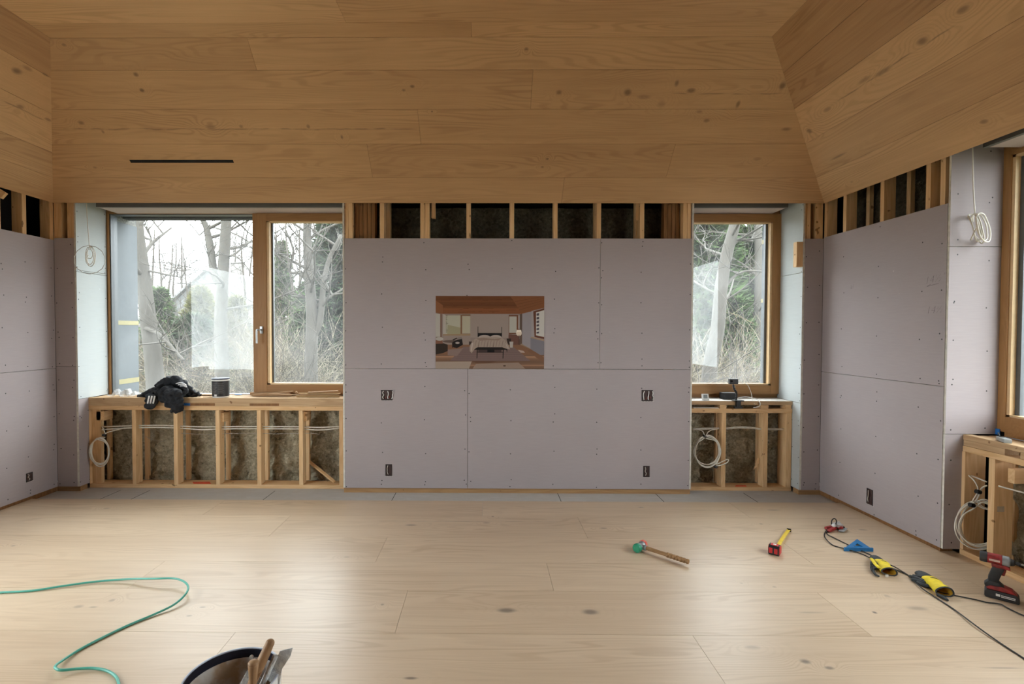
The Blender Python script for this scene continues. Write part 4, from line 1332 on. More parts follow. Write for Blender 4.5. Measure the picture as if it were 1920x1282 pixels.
# cable ends between the upper studs
t_ = thing('cable_loop', onY(1276, 400, .1), 'thin pale cables hanging between the studs at the right end of the open strip', 'cable')
mb = MB()
for k in range(3):
    mb.tube(spl([onY(1276 + 3 * k, 380, .10), onY(1274 + 3 * k, 410, .10), onY(1277 + 3 * k, 450, .10)], 4), .002, 5)
mb.build('cable', M['cable'], t_, smooth=True)

# ------------------------------------------------------------------ bits on the framing
M['redmark'] = plain('red_orange_marker_paint', (0.75, 0.10, 0.04), 0.7)
zq = zat(908, YK, 380) + .0006
q = [onZ(x, y, zq) for x, y in ((363, 907), (396, 907), (393, 903), (361, 903.5))]
MB().prism([(p.x, p.y) for p in q], Matrix.Identity(4), zq, zq + .0012).build('red_mark', M['redmark'], k1, label='red paint mark')
zq = zat(913, YK, 1390) + .0006
MB().prism([(onZ(x, y, zq).x, onZ(x, y, zq).y) for x, y in ((1378, 912), (1400, 912), (1398, 909.5), (1380, 909.5))], Matrix.Identity(4), zq, zq + .0012).build('red_mark', M['redmark'], k2, label='faint red paint mark')
a, b = onY(577, 863, .29), onY(627, 903, .14)
Mx = frame(a, b - a, (0, -.4, 1))
MB().box(0, (b - a).length, -.012, .012, -.010, .010, 0, .001).xf(Mx).build('wood_offcut', M['lx'], label='thin wood offcut leaning in the rightmost bay under the wide left window', cat='wood strip', loc=a)
mb = MB(); random.seed(8)
c = onY(1418, 872, YK + .06)
for k in range(7):
    mb.tube(spl([c + V((.02, .0, .07)), c + V((random.uniform(-.01, .02), -.01, .03)), c + V((random.uniform(-.035, .01), -.015, random.uniform(-.05, -.02)))], 3), lambda t: .006 * (1 - t * .8), 5)
mb.build('splinter_tuft', M['lz'], label='torn tuft of pale splinters on a stud under the small right window', cat='wood splinter', loc=c)
p0, p1 = onY(1494, 453, 0.0), onY(1494, 500, 0.0)
MB().box(p0.x, RVR - .001, -.001, .05, p1.z, p0.z, 0, .002).build('wood_block', M['lz'], label='small wood block fixed to the pale reveal right of the small window', cat='wood block', loc=(p0.x, 0, p1.z))

# ------------------------------------------------------------------ on the left sill
M['cloth'] = plain('black_jersey_cloth', (0.020, 0.022, 0.027), 0.85, .25, 60, spec=0.35)
M['stripe'] = plain('white_stripe_print', (0.75, 0.76, 0.78), 0.7, .03)
def hoodie():
    base = onZ(315, 743, ZS)
    S = lambda x, y, Y: onY(x, y, Y)
    root = thing('black_hoodie', (base.x, .2, ZS), 'black hooded top with three white stripes, crumpled over the left sill', 'clothing')
    bm_ = MB()
    blobs = [  # px, py, Y, r, scale
        (300, 735, .22, .07, (1.5, 1.2, .6)), (322, 728, .22, .075, (1.2, 1.2, .9)), (345, 735, .22, .07, (1.6, 1.1, .75)), (283, 740, .20, .05, (1.6, 1.2, .5)),
        (365, 739, .22, .045, (1.8, 1.1, .55)), (306, 722, .2, .05, (1.3, 1, .8)), (328, 719, .21, .045, (1.2, 1, .9)), (268, 743, .2, .03, (1.6, 1, .4)),
        (318, 737, .12, .08, (1.2, .8, .8)), (325, 748, .065, .095, (1.15, .5, 1.0)), (330, 760, .06, .075, (1, .5, .95)), (313, 743, .10, .07, (1.1, .7, .8)), (300, 738, .14, .06, (1.2, .8, .8))]
    for px, py, Y, r, sc in blobs:
        bm_.ball(S(px, py, Y), r, sub=3, sc=sc)
    o = bm_.build('body', M['cloth'], root, smooth=True)
    def cloth_mods(o, seed, amp=1.0, vox=.006):
        md = o.modifiers.new('r', 'REMESH'); md.mode = 'VOXEL'; md.voxel_size = vox; md.use_smooth_shade = True
        for nm, sc_, st in (('a', .09, .036), ('b', .028, .012)):
            tx = bpy.data.textures.new('folds_' + nm, 'CLOUDS' if nm == 'b' else 'MARBLE'); tx.noise_scale = sc_
            if nm == 'a': tx.turbulence = 14; tx.noise_basis_2 = 'TRI'
            d = o.modifiers.new(nm, 'DISPLACE'); d.texture = tx; d.texture_coords = 'LOCAL'; d.strength = st * amp; d.mid_level = .5
        s_ = o.modifiers.new('s', 'SMOOTH'); s_.iterations = 3; s_.factor = .5
    cloth_mods(o, 1)
    mb = MB().ball(S(283, 744, .11), .045, sub=3, sc=(1.1, 1, .9)).ball(S(285, 750, .08), .062, sub=3, sc=(1.1, .5, .95)).ball(S(281, 760, .08), .045, sub=3, sc=(1.25, .55, .85)).ball(S(292, 741, .14), .04, sub=3, sc=(1.2, 1, .6))
    o = mb.build('sleeve', M['cloth'], root, smooth=True)
    cloth_mods(o, 2, .25)
    hood = MB()
    hood.tube(spl([S(350, 722, .20), S(330, 713, .19), S(312, 716, .17), S(300, 726, .16)], 4), lambda t: .032 + .012 * math.sin(t * 3.1), 10)
    hood.tube(spl([S(336, 716, .17), S(348, 730, .13), S(338, 745, .08)], 4), lambda t: .03, 10)
    hood.tube(spl([S(268, 742, .17), S(285, 733, .16), S(300, 731, .15)], 4), lambda t: .018 + .015 * t, 8)
    hood.tube(spl([S(374, 741, .2), S(355, 730, .2), S(345, 724, .2)], 4), lambda t: .016 + .02 * t, 8)
    o = hood.build('hood', M['cloth'], root, smooth=True)
    cloth_mods(o, 3, .55)
    for k in range(3):
        x0 = 276.5 + 5.2 * k
        p = [S(x0 + 3.5, 742, .052), S(x0 + 2.0, 748.5, .048), S(x0 + .3, 756, .052)]
        MB().tube(spl(p, 4), .0075, 8).build('stripe', M['stripe'], root, smooth=True, label='white stripe')
    for k in range(3):
        MB().tube(spl([S(330 + 4 * k, 719 + 2.2 * k, .125), S(340 + 3 * k, 717.5 + 3 * k, .125), S(349 + 1 * k, 722 + 3 * k, .13)], 4), .006, 6).build('stripe', M['stripe'], root, smooth=True, label='white stripe')
hoodie()

# black paint tub with pale rim
def tub():
    c = onZ(420, 742.5, ZS); c = V((c.x, .20, ZS))
    h = zat(708, .2) - ZS + .0
    r = (onY(435.5, 725, .2).x - onY(405, 725, .2).x) / 2
    root = thing('plastic_tub', c, 'small black-labelled plastic tub with lid standing on the left sill', 'tub')
    T_ = Matrix.Translation(c)
    MB().lathe([(.0, .0005), (r * .93, .0005), (r * .95, .006), (r * .985, h * .9), (r * .95, h * .9)], 32, T_).build('tub_body', M['white'], root, smooth='auto')
    MB().lathe([(r * .962, .012), (r * .996, h * .82), (r * .985, h * .82), (r * .95, .012)], 32, T_).build('label_wrap', M['black'], root, smooth='auto', label='black wrap-around label')
    MB().lathe([(r * .9, h * .9), (r * 1.03, h * .895), (r * 1.04, h * .94), (r * 1.0, h * .955), (r * .9, h * .945), (0, h * .945)], 32, T_).build('lid', plain('dark_blue_lid', (.02, .03, .07), .4), root, smooth='auto')
    mb = MB()
    rr = r * .999
    def arc(a0, a1, z, w):
        n = 6
        for i in range(n):
            A0, A1 = a0 + (a1 - a0) * i / n, a0 + (a1 - a0) * (i + 1) / n
            mb.add([c + V((rr * math.sin(A) , -rr * math.cos(A), zz)) for A, zz in ((A0, z), (A1, z), (A1, z + w), (A0, z + w))], [(0, 1, 2, 3)])
    for k in range(9):
        arc(-.75, -.15 + .1 * (k % 3), .045 + .0115 * k, .0028); arc(.15, .8 - .08 * (k % 2), .045 + .0115 * k, .0028)
    mb.build('label_text', plain('grey_print', (.22, .22, .22), .6), root)
    mb = MB()
    n = 5
    for i in range(n):
        A0, A1 = -.28 + .32 * i / n, -.28 + .32 * (i + 1) / n
        mb.add([c + V((rr * 1.001 * math.sin(A), -rr * 1.001 * math.cos(A), zz)) for A, zz in ((A0, .016), (A1, .016), (A1, .034), (A0, .034))], [(0, 1, 2, 3)])
    mb.build('label_sticker', M['white'], root, label='white barcode sticker')
tub()

# crumpled clear film
def crumple(c, L, Wd, H, seed, n=26):
    mb = MB(); 
    for j in range(n + 1):
        for i in range(n + 1):
            u, v = i / n - .5, j / n - .5
            e_ = max(0, 1 - (4 * (u * u + v * v)) ** 2)
            p = V((u * L, v * Wd, 0))
            q = p * 14 + V((seed, seed, 0))
            h = abs(noise.noise(q)) * 1.3 + abs(noise.noise(q * 2.4)) * .7
            mb.v.append(V(c) + p + V((noise.noise(q * 1.5) * .03, noise.noise(q * 1.7 + V((5, 5, 5))) * .03, .003 + H * h * (.25 + .75 * e_))))
    for j in range(n):
        for i in range(n):
            a = j * (n + 1) + i; mb.f.append([a, a + 1, a + n + 2, a + n + 1]); mb.m.append(0)
    return mb
t = NT('clear_plastic_film')
tr = t.n('ShaderNodeBsdfTransparent'); mx = t.n('ShaderNodeMixShader'); mx.inputs[0].default_value = .42
t.l(tr.outputs[0], mx.inputs[1]); t.fin((.75, .77, .78), .2); t.l(t.bsdf.outputs[0], mx.inputs[2]); t.l(mx.outputs[0], t.out.inputs[0])
M['film'] = t.mat
c = onY(232, 744, .2)
crumple((c.x, .22, ZS), .26, .17, .10, 3).build('plastic_film', M['film'], smooth=True, label='crumpled clear plastic film on the left end of the wide sill', cat='plastic film', loc=(c.x, .22, ZS))

# wood strips and shims at the right end of the wide sill
random.seed(21)
M['shim'] = lumber('cedar_shim_wood', 0, (0.46, 0.30, 0.17), (0.26, 0.145, 0.07))
M['shiml'] = lumber('pale_shim_wood', 0, (0.60, 0.42, 0.22), (0.38, 0.22, 0.09))
def stick(a, b, w, h, name, mat, label, cat='wood strip', group=None):
    Mx = frame(a, V(b) - V(a), (0, 0, 1))
    return MB().box(0, (V(b) - V(a)).length, -w / 2, w / 2, 0, h, 0, .001).xf(Mx).build(name, M[mat], label=label, cat=cat, group=group, loc=a)
def sp(px, Y, dz=0.0):
    return V((onY(px, 740, Y).x, Y, ZS + .001 + dz))
G = 'wood strips lying on the wide left sill'
stick(sp(474, .29), sp(547, .30), .03, .012, 'wood_strip', 'shim', 'flat brown strip at the bottom of the loose pile beside the window handle', group=G)
stick(sp(478, .25, .014), sp(549, .27, .044), .022, .008, 'wood_strip', 'shim', 'brown strip sloping up to the right in the loose pile below the window handle', group=G)
stick(sp(505, .21, .027), sp(566, .22, .012), .022, .008, 'wood_strip', 'shim', 'brown strip sloping down to the right between the loose pile and the shim stack', group=G)
stick(sp(470, .34), sp(545, .33), .03, .03, 'wood_strip', 'shim', 'thicker brown strip against the window frame behind the loose pile', group=G)
for i, (a, b, dz, Y, lb, mt) in enumerate(((557, 636, 0, .20, 'lowest shim of the stack at the right end of the wide sill', 'shiml'), (556, 637, .010, .21, 'pale shim second from the bottom of the stack at the right end of the sill', 'shiml'),
                                     (562, 634, .020, .20, 'brown shim in the middle of the stack at the right end of the sill', 'shim'), (560, 638, .030, .215, 'shim just under the top one of the stack at the right end of the sill', 'shiml'))):
    stick(sp(a, Y, dz), sp(b, Y, dz), .035, .008, 'wood_shim', mt, lb, 'shim', 'shims stacked at the right end of the wide sill')
stick(sp(578, .215, .040), sp(634, .22, .056), .035, .009, 'wood_shim', 'shim', 'topmost shim of the stack, tilted up to the right', 'shim', 'shims stacked at the right end of the wide sill')
p = sp(556, .20, .04); p.z += .004
MB().ball(p, .012, sc=(1, 1, 1.3)).build('wood_plug', M['shim'], smooth=True, label='small round wood plug at the left end of the shim stack', cat='wood plug', loc=p)
stick(sp(362, .33), sp(412, .33), .05, .008, 'wood_strip', 'shiml', 'pale flat strip on the sill behind the black tub', group=G)
stick(sp(382, .18), sp(402, .18), .04, .006, 'wood_strip', 'shiml', 'short pale strip on the sill left of the black tub', group=G)
for a, b in ((440, 452), (246, 258)):
    pa, pb = sp(a, .35), sp(b, .35)
    MB().box(pa.x, pb.x, .345, .372, ZS + .0005, ZS + .006, 0, .001).build('tape_piece', M['blue'], label='blue tape scrap on the sill ' + ('right of the black tub' if a == 440 else 'left of the black hoodie'), cat='tape', loc=pa)
pa = onY(345, 757.9, YK); 
MB().box(pa.x, pa.x + .06, YK - .0022, YK - .0017, zl(760.3), zl(755.8)).build('tape_piece', M['blue'], label='small blue tape scrap in the left notch of the sill face', cat='tape', loc=pa)

# ------------------------------------------------------------------ on the right sill
MB().box(jx0, RVR - .005, YK + .003, YW - .01, ZS2, ZS2 + .0015).build('sill_top_sheet', M['sillwhite'], k2)  # thin whitish sheet over the whole top of the right sill
p = onY(1323, 749.5, .17); zt0 = ZS2 + .0018
t_ = thing('digital_thermometer', (p.x, .17, zt0), 'small white digital thermometer standing on the right sill', 'thermometer')
Mx = frame((p.x, .17, zt0), (1, 0, 0), y=(0, .25, 1))
w = .032
MB().box(-w, w, .0, .062, -.012, .004, 0, .003).xf(Mx).build('casing', M['white'], t_)
MB().box(-w * .62, w * .62, .016, .052, .0042, .0052).xf(Mx).build('screen', plain('grey_lcd', (.20, .22, .20), .3), t_)
mb = MB()
for k, ox in enumerate((-.012, .004)):
    for (x0, x1, y0, y1) in ((0, .009, .045, .047), (0, .009, .033, .035), (0, .009, .021, .023), (0, .002, .034, .047), (.007, .009, .021, .034), (.007, .009, .034, .047)):
        mb.box(ox + x0, ox + x1, y0, y1, .0053, .0058)
mb.xf(Mx).build('digits', M['black'], t_)
MB().box(-w * .9, w * .9, 0, .006, .004, .022, 0, .002).xf(Mx).build('foot', M['white'], t_)
p = onY(1352, 748, .26); p2 = onY(1378, 748, .26)
MB().box(p.x, p2.x, .22, .30, zt0, zat(736, .24, 1365), 0, .005).build('battery_pack', M['black'], label='flat black box on the right sill behind the camera stand', cat='black box', loc=(p.x, .26, zt0))
# camera on a bendy clamp
t_ = thing('action_camera', (onY(1381, 755, .13).x, .12, ZS2), 'small black camera on a bendy clamp arm at the right sill', 'camera')
q = lambda x, y, Y=.13: onY(x, y, Y)
a, b = q(1367.5, 720, .12), q(1383.5, 710, .12)
MB().box(a.x, b.x, .11, .145, a.z, b.z, 0, .004).build('camera_body', M['black'], t_)
MB().tube([q(1372, 714.5, .112), q(1372, 714.5, .100)], .010, 14).build('lens', plain('lens_glass', (.01, .01, .012), .1), t_, smooth='auto')
mb = MB(); path = spl([q(1375, 722), q(1377, 730), q(1381, 737), q(1380, 747), q(1380, 754)], 4)
for i, p in enumerate(path[::1]): mb.ball(p, .0115 if i % 2 else .0095, sub=2)
mb.build('bendy_arm', M['black'], t_, smooth=True)
MB().ball(q(1376.5, 725), .010).build('arm_joint', M['steel'], t_, smooth=True)
mb = MB()
p = q(1381, 755)
mb.box(q(1373, 755).x, q(1391, 755).x, .085, .15, ZS2 + .002, ZS2 + .012, 0, .003); mb.box(q(1374, 762).x, q(1389, 762).x, .09, .118, zat(764, .1), zat(760, .1), 0, .003); mb.box(q(1377, 760).x, q(1385, 760).x, .085, .117, zat(761, .1), ZS2 + .003, 0, .003)
mb.build('clamp', M['black'], t_)
mb = MB().tube(spl([q(1384, 716.5), q(1392, 717), q(1402, 722), q(1408, 735), q(1410, 744, .15), q(1411, 752, .15), q(1416, 758, .10)], 5), .0022, 6)
mb.tube(spl([q(1384, 745.5, .16), q(1400, 744, .16), (onY(1418, 748, .13)), onY(1425, 755, .09), onY(1423, 762, .085), onY(1412, 764, .085)], 5), .0036, 6)
mb.build('white_cord', M['white'], t_, smooth=True)
a, b = onY(1300, 764, .14), onY(1347, 764, .14)
MB().box(a.x, b.x, .13, .16, zr(766) + .001, zr(766) + .008).build('cable_strip', M['cable'], k2)

# right wall sill
p = onZ(1882, 828, ZSR)
t_ = thing('laser_meter', (p.x, p.y, ZSR), 'small silver handheld measuring tool on the right wall sill', 'measuring tool')
d = (onZ(1868, 821, ZSR) - onZ(1898, 832, ZSR)).normalized()
Mx = frame((p.x, p.y, ZSR + .0005), d, (0, 0, 1))
MB().box(-.05, .05, -.02, .02, 0, .026, 0, .008).xf(Mx).build('casing', plain('silver_plastic', (.33, .36, .37), .35, .04), t_, smooth='auto')
MB().box(.01, .03, -.012, .012, .0262, .029, 0, .001).xf(Mx).build('button', M['black'], t_)
MB().tube([Mx @ V((.045, 0, .02)), Mx @ V((.07, 0, .045))], .004, 6).build('strap_stub', M['black'], t_, smooth=True)
p = onX(1868, 807, xw - .02)
MB().box(p.x, p.x + .006, p.y - .02, p.y + .02, ZSR + .0, ZSR + .04).build('tape_piece', M['blue'], label='blue tape piece at the lower corner of the right wall window', cat='tape', loc=p)
p = onX(1873, 957, XK); 
MB().box(XK + .02, XK + .065, yl - .0405, yl - .0402, p.z - .02, p.z + .016).build('sticker', plain('grey_tape_scrap', (.45, .38, .30), .6), k3)

# ------------------------------------------------------------------ tools on the floor
M['hgreen'] = plain('green_hammer_face', (0.015, 0.26, 0.14), 0.4, .15)
M['hred'] = plain('coral_hammer_face', (0.75, 0.13, 0.09), 0.4)
M['zinc'] = plain('cast_zinc', (0.30, 0.32, 0.34), 0.45, .1, metallic=.5)
M['hickory'] = lumber('worn_hickory', 0, (0.36, 0.21, 0.095), (0.20, 0.10, 0.04), .55)
def hammer():
    r = .030
    A, B = onZ(1192, 1029, r), onZ(1209, 1018, r)
    d = (B - A).normalized(); Lh = .115; A = A + d * .008
    root = thing('mallet', ((A + B) / 2).xyz * 1 - V((0, 0, r)), 'mallet with green and coral faces and ribbed wooden handle on the floor', 'mallet')
    Mx = frame(A, V((0, 0, 1)), d)
    MB().lathe([(0, 0), (r * .92, 0), (r, .005), (r, .026), (r * .9, .030), (0, .030)], 28, Mx).build('green_face', M['hgreen'], root, smooth='auto')
    MB().lathe([(0, .029), (r * .86, .029), (r * .86, .045), (r * .70, .050), (r * .70, Lh - .045), (r * .86, Lh - .038), (r * .86, Lh - .026), (0, Lh - .026)], 28, Mx).build('head', M['zinc'], root, smooth='auto')
    MB().lathe([(0, Lh - .027), (r * .94, Lh - .027), (r * .94, Lh - .006), (r * .85, Lh), (0, Lh)], 28, Mx).build('coral_face', M['hred'], root, smooth='auto')
    c = A + d * (Lh * .5)
    E = onZ(1291, 1057, .016); E.z = .0165
    hv = (E - c).normalized(); L = (E - c).length
    Mh = frame(c, V((0, 0, 1)), hv)
    MB().lathe([(r * .55, .0), (r * .55, .034), (r * .62, .036), (r * .62, .044), (.012, .046)], 20, Mh).build('socket', M['zinc'], root, smooth='auto')
    prof = [(.0125, .04), (.0135, .07), (.0125, .12), (.0125, L * .55)]
    zz = L * .56
    while zz < L - .03:
        prof += [(.0165, zz + .004), (.0165, zz + .014), (.0125, zz + .018)]; zz += .022
    prof += [(.016, L - .01), (.0145, L), (0, L)]
    MB().lathe(prof, 18, Mh).build('handle', M['hickory'], root, smooth='auto')
hammer()

def tape_measure():
    c = onZ(1456, 1044, 0.0)
    dirb = (onZ(1488, 997, 0) - onZ(1466, 1032, 0)); dirb.z = 0
    root = thing('tape_measure', c, 'red and black tape measure with its yellow blade pulled out on the floor', 'tape measure')
    M['tred'] = plain('red_case_plastic', (0.55, 0.015, 0.02), .4, .1)
    M['tyel'] = plain('yellow_blade', (0.80, 0.58, 0.05), .4, .06)
    x = dirb.normalized()
    O = onZ(1450, 1041, 0)
    Mx = frame(O, x, (0, 0, 1))
    L, Wd, H = .085, .062, .062
    prof = [(0, .008), (.008, 0), (L, 0), (L, .025), (L - .01, H - .012), (L - .03, H), (.02, H), (.004, H - .016)]
    Mp = Mx @ Matrix.Rotation(math.pi / 2, 4, 'X')
    bm_ = MB().prism(prof, Mp, -Wd / 2, Wd / 2); bm_.build('case', M['black'], root, smooth=False)
    MB().prism([(a * .86 + .006, b * .9 + .003) for a, b in prof], Mp, -Wd / 2 - .003, -Wd / 2).prism([(a * .86 + .006, b * .9 + .003) for a, b in prof], Mp, Wd / 2, Wd / 2 + .003).build('side_plate', M['tred'], root)
    mb = MB().box(-.002, .001, -.024, -.004, .012, H - .014, 0, .001).box(-.002, .001, .006, .026, .012, H - .014, 0, .001)
    mb.box(.018, .055, -.022, .022, H - .001, H + .002, 0, .001).xf(Mx).build('red_panel', M['tred'], root)
    MB().box(.028, .046, -.010, .008, H + .0021, H + .0028).xf(Mx).build('logo_mark', M['white'], root)
    E = onZ(1488, 995, .012)
    Lb = (V((E.x, E.y, 0)) - O).length
    mb = MB(); n = 14
    for i in range(n + 1):
        xx = L - .002 + (Lb - L) * i / n
        for j in range(5):
            yy = -.012 + .006 * j
            mb.v.append(Mx @ V((xx, yy, .012 + .004 * (abs(j - 2) / 2) ** 2 * 1.2 + .006 * math.sin(i / n * 3.1))))
    for i in range(n):
        for j in range(4):
            a_ = i * 5 + j; mb.f.append([a_, a_ + 1, a_ + 6, a_ + 5]); mb.m.append(0)
    o = mb.build('blade', M['tyel'], root, smooth=True)
    sm = o.modifiers.new('s', 'SOLIDIFY'); sm.thickness = .0012
    MB().box(Lb - .006, Lb + .002, -.014, .014, .0005, .022, 0, .001).xf(Mx).build('hook', M['black'], root)
tape_measure()

def red_tool():
    c = onZ(1566, 990, 0)
    root = thing('red_clip_tool', c, 'small red tool with silver parts and black loop at the cord bend', 'clip tool')
    r_ = random.Random(2)
    M['tred2'] = plain('dark_red_plastic', (0.38, 0.03, 0.03), .45, .2)
    mb = MB()
    def sl(a, b, w, h, z, m): 
        a = onZ(*a, z); b = onZ(*b, z)
        Mx = frame(a, b - a, (0, 0, 1)); return MB().box(0, (b - a).length, -w / 2, w / 2, -h / 2, h / 2, 0, min(w, h) * .3).xf(Mx)
    for a, b, z in (((1548, 990), (1576, 984), .012), ((1553, 995), (1572, 987), .013), ((1560, 983), (1580, 990), .022)):
        s_ = sl(a, b, .022, .018, z, 0); mb.add(s_.v, s_.f)
    mb.build('red_arms', M['tred2'], root)
    mb = MB()
    for a, b, z in (((1561, 984), (1570, 982), .038), ((1568, 985), (1578, 984), .034)):
        s_ = sl(a, b, .03, .022, z, 0); mb.add(s_.v, s_.f)
    mb.ball(onZ(1563, 985, .045), .014).ball(onZ(1573, 980, .035), .012)
    mb.build('silver_knobs', plain('pale_silver', (.65, .66, .68), .3, metallic=.4), root, smooth='auto')
    a = onZ(1563, 984, .04)
    MB().tube(spl([a + V((-.015, 0, 0)), a + V((-.014, 0, .035)), a + V((.006, 0, .05)), a + V((.022, 0, .03)), a + V((.014, 0, 0))], 5), .004, 6).build('black_loop', M['black'], root, smooth=True)
    q_ = [onZ(x, y, .008) for x, y in ((1572, 996), (1583, 997), (1589, 991), (1579, 989))]
    MB().add([p for p in q_] + [p + V((0, 0, .004)) for p in q_], [(0, 1, 2, 3), (4, 5, 6, 7), (0, 1, 5, 4), (1, 2, 6, 5), (2, 3, 7, 6), (3, 0, 4, 7)]).build('clear_flap', plain('grey_translucent', (.42, .48, .52), .2), root)
    s_ = sl((1574, 988), (1583, 988), .012, .012, .022, 0); s_.build('black_tip', M['black'], root)
red_tool()

def square():
    M['sqblue'] = plain('blue_anodised_square', (0.01, 0.16, 0.42), .45, .12)
    a, b = onZ(1583, 1033, 0), onZ(1637, 1034, 0)
    ap = onZ(1607, 1013, .004)
    root = thing('speed_square', (a + b) / 2, 'blue triangular square lying on the floor over the black cord', 'square')
    x = (b - a); L = x.length; Mx = frame(a + V((0, 0, .008)), x, (0, 0, 1))
    loc = Mx.inverted() @ ap
    out = [(0, .006), (L, .006), (loc.x, loc.y)]
    c = V((sum(p[0] for p in out) / 3, sum(p[1] for p in out) / 3))
    inn = [tuple(c.lerp(V(p), .36)) for p in out]
    mb = MB()
    for i in range(3):
        j = (i + 1) % 3
        mb.prism([out[i], out[j], inn[j], inn[i]], Mx, .003, .007)
    mb.build('triangle_plate', M['sqblue'], root)
    m1 = [tuple(c.lerp(V(p), .5)) for p in out]
    # inner bar
    MB().prism([(c.x - .03, c.y - .012), (c.x + .035, c.y - .012), (c.x + .035, c.y - .004), (c.x - .03, c.y - .004)], Mx, .003, .0065).build('inner_bar', M['sqblue'], root)
    MB().box(0, L, -.003, .006, -.0075, .018, 0, .0015).xf(Mx).build('fence', M['sqblue'], root)
square()

M['gyel'] = plain('yellow_glove_cloth', (0.78, 0.62, 0.035), .8, .12)
M['gblk'] = plain('dark_rubber_glove', (0.035, 0.042, 0.05), .7, .3)
M['gin'] = plain('ochre_glove_lining', (0.62, 0.36, 0.03), .9, .2)
def cuff_mesh(a, b, ra, rb, flat, thick=.004, n=20, m=8):
    """open sleeve from a (palm) to b (mouth)"""
    d = (b - a); Mx = frame(a, d, (0, 0, 1))
    mb = MB(); inner = MB()
    L = d.length
    for (mm, off) in ((mb, 0), (inner, -thick)):
        for i in range(m + 1):
            t = i / m
            R = ra + (rb - ra) * t + .004 * math.sin(t * 9) + off
            for k in range(n):
                an = 2 * math.pi * k / n
                w = 1 + .07 * math.sin(3 * an + 4 * t)
                mm.v.append(Mx @ V((L * t, R * w * math.cos(an), R * w * flat * math.sin(an) + flat * (ra + (rb - ra) * t) * 1.02)))
        for i in range(m):
            for k in range(n):
                l = (k + 1) % n
                mm.f.append([i * n + k, i * n + l, (i + 1) * n + l, (i + 1) * n + k]); mm.m.append(0)
    rim = [mb.v[m * n + k] * .5 + inner.v[m * n + k] * .5 for k in range(n)]
    return mb, inner, rim, Mx, L
def glove(palm, mouth, ra, rb, flat, fingers, label, loopcol='gblk'):
    a, b = palm, mouth
    root = thing('work_glove', a, label, 'glove', 'pair of yellow and black work gloves')
    mb, inner, rim, Mx, L = cuff_mesh(a, b, ra, rb, flat)
    mb.build('cuff', M['gyel'], root, smooth=True, label='yellow cuff'); inner.build('lining', M['gin'], root, smooth=True)
    MB().tube(rim, .0042, 6, closed=True).build('cuff_edge', M['gblk'], root, smooth=True)
    hand = MB()
    hand.tube(spl([Mx @ V((L * .25, 0, ra * flat * 1.25)), Mx @ V((0, 0, ra * flat * 1.1)), Mx @ V((-L * .35, 0, ra * flat)), Mx @ V((-L * .6, 0, ra * flat * .8))], 4), lambda t: ra * (1.02 - .25 * t), 14, flat=flat * .9)
    ho = hand.build('hand', M['gblk'], root, smooth=True, label='dark rubber-coated palm')
    for path, r in fingers:
        P_ = spl([V(p) for p in path], 4)
        P_.append(P_[-1] + (P_[-1] - P_[-2]).normalized() * r * .35)
        n_ = len(P_) - 1
        MB().tube(P_, lambda t, r=r: r * (1 - .35 * t * t) * (1 if t < 1 - .5 / n_ else .45), 8).build('finger', M['gblk'], ho, smooth=True)
    return root
z = .022
glove(onZ(1742, 1094, 0), onZ(1772, 1118, 0), .040, .043, .62,
      [([onZ(1733, 1090, .024), onZ(1722, 1085, .02), onZ(1706, 1080, .014)], .013), ([onZ(1735, 1093, .02), onZ(1722, 1089, .014), onZ(1710, 1086, .011)], .012),
       ([onZ(1738, 1087, .03), onZ(1728, 1082, .026), onZ(1712, 1079, .018)], .012), ([onZ(1742, 1099, .012), onZ(1730, 1096, .010), onZ(1720, 1091, .010)], .011),
       ([onZ(1758, 1114, .010), onZ(1770, 1120, .010), onZ(1777, 1125, .009)], .009)],
      'work glove lying furthest right on the cord, dark fingers pointing left')
glove(onZ(1650, 1060, 0), onZ(1668, 1079, 0), .036, .040, .60,
      [([onZ(1643, 1058, .03), onZ(1637, 1050, .03), onZ(1633, 1044, .03)], .010), ([onZ(1645, 1064, .012), onZ(1637, 1066, .010), onZ(1641, 1076, .010), onZ(1648, 1080, .009)], .008),
       ([onZ(1641, 1059, .02), onZ(1635, 1054, .015), onZ(1634, 1060, .011)], .010), ([onZ(1642, 1064, .014), onZ(1634, 1062, .012), onZ(1636, 1070, .010)], .009)],
      'work glove lying curled on the cord just below the blue square')
p = onZ(1662, 1079, .015)
MB().box(p.x - .008, p.x + .010, p.y - .004, p.y, .008, .022, 0, .001).build('glove_tag', M['white'], bpy.data.objects['work_glove.001'], label='white care tag')
MB().tube(spl([onZ(1634, 1047, .034), onZ(1637, 1051, .040), onZ(1641, 1057, .042), onZ(1648, 1064, .05)], 4), .011, 8, flat=.5).build('thumb_panel', M['gyel'], bpy.data.objects['work_glove.001'], smooth=True)

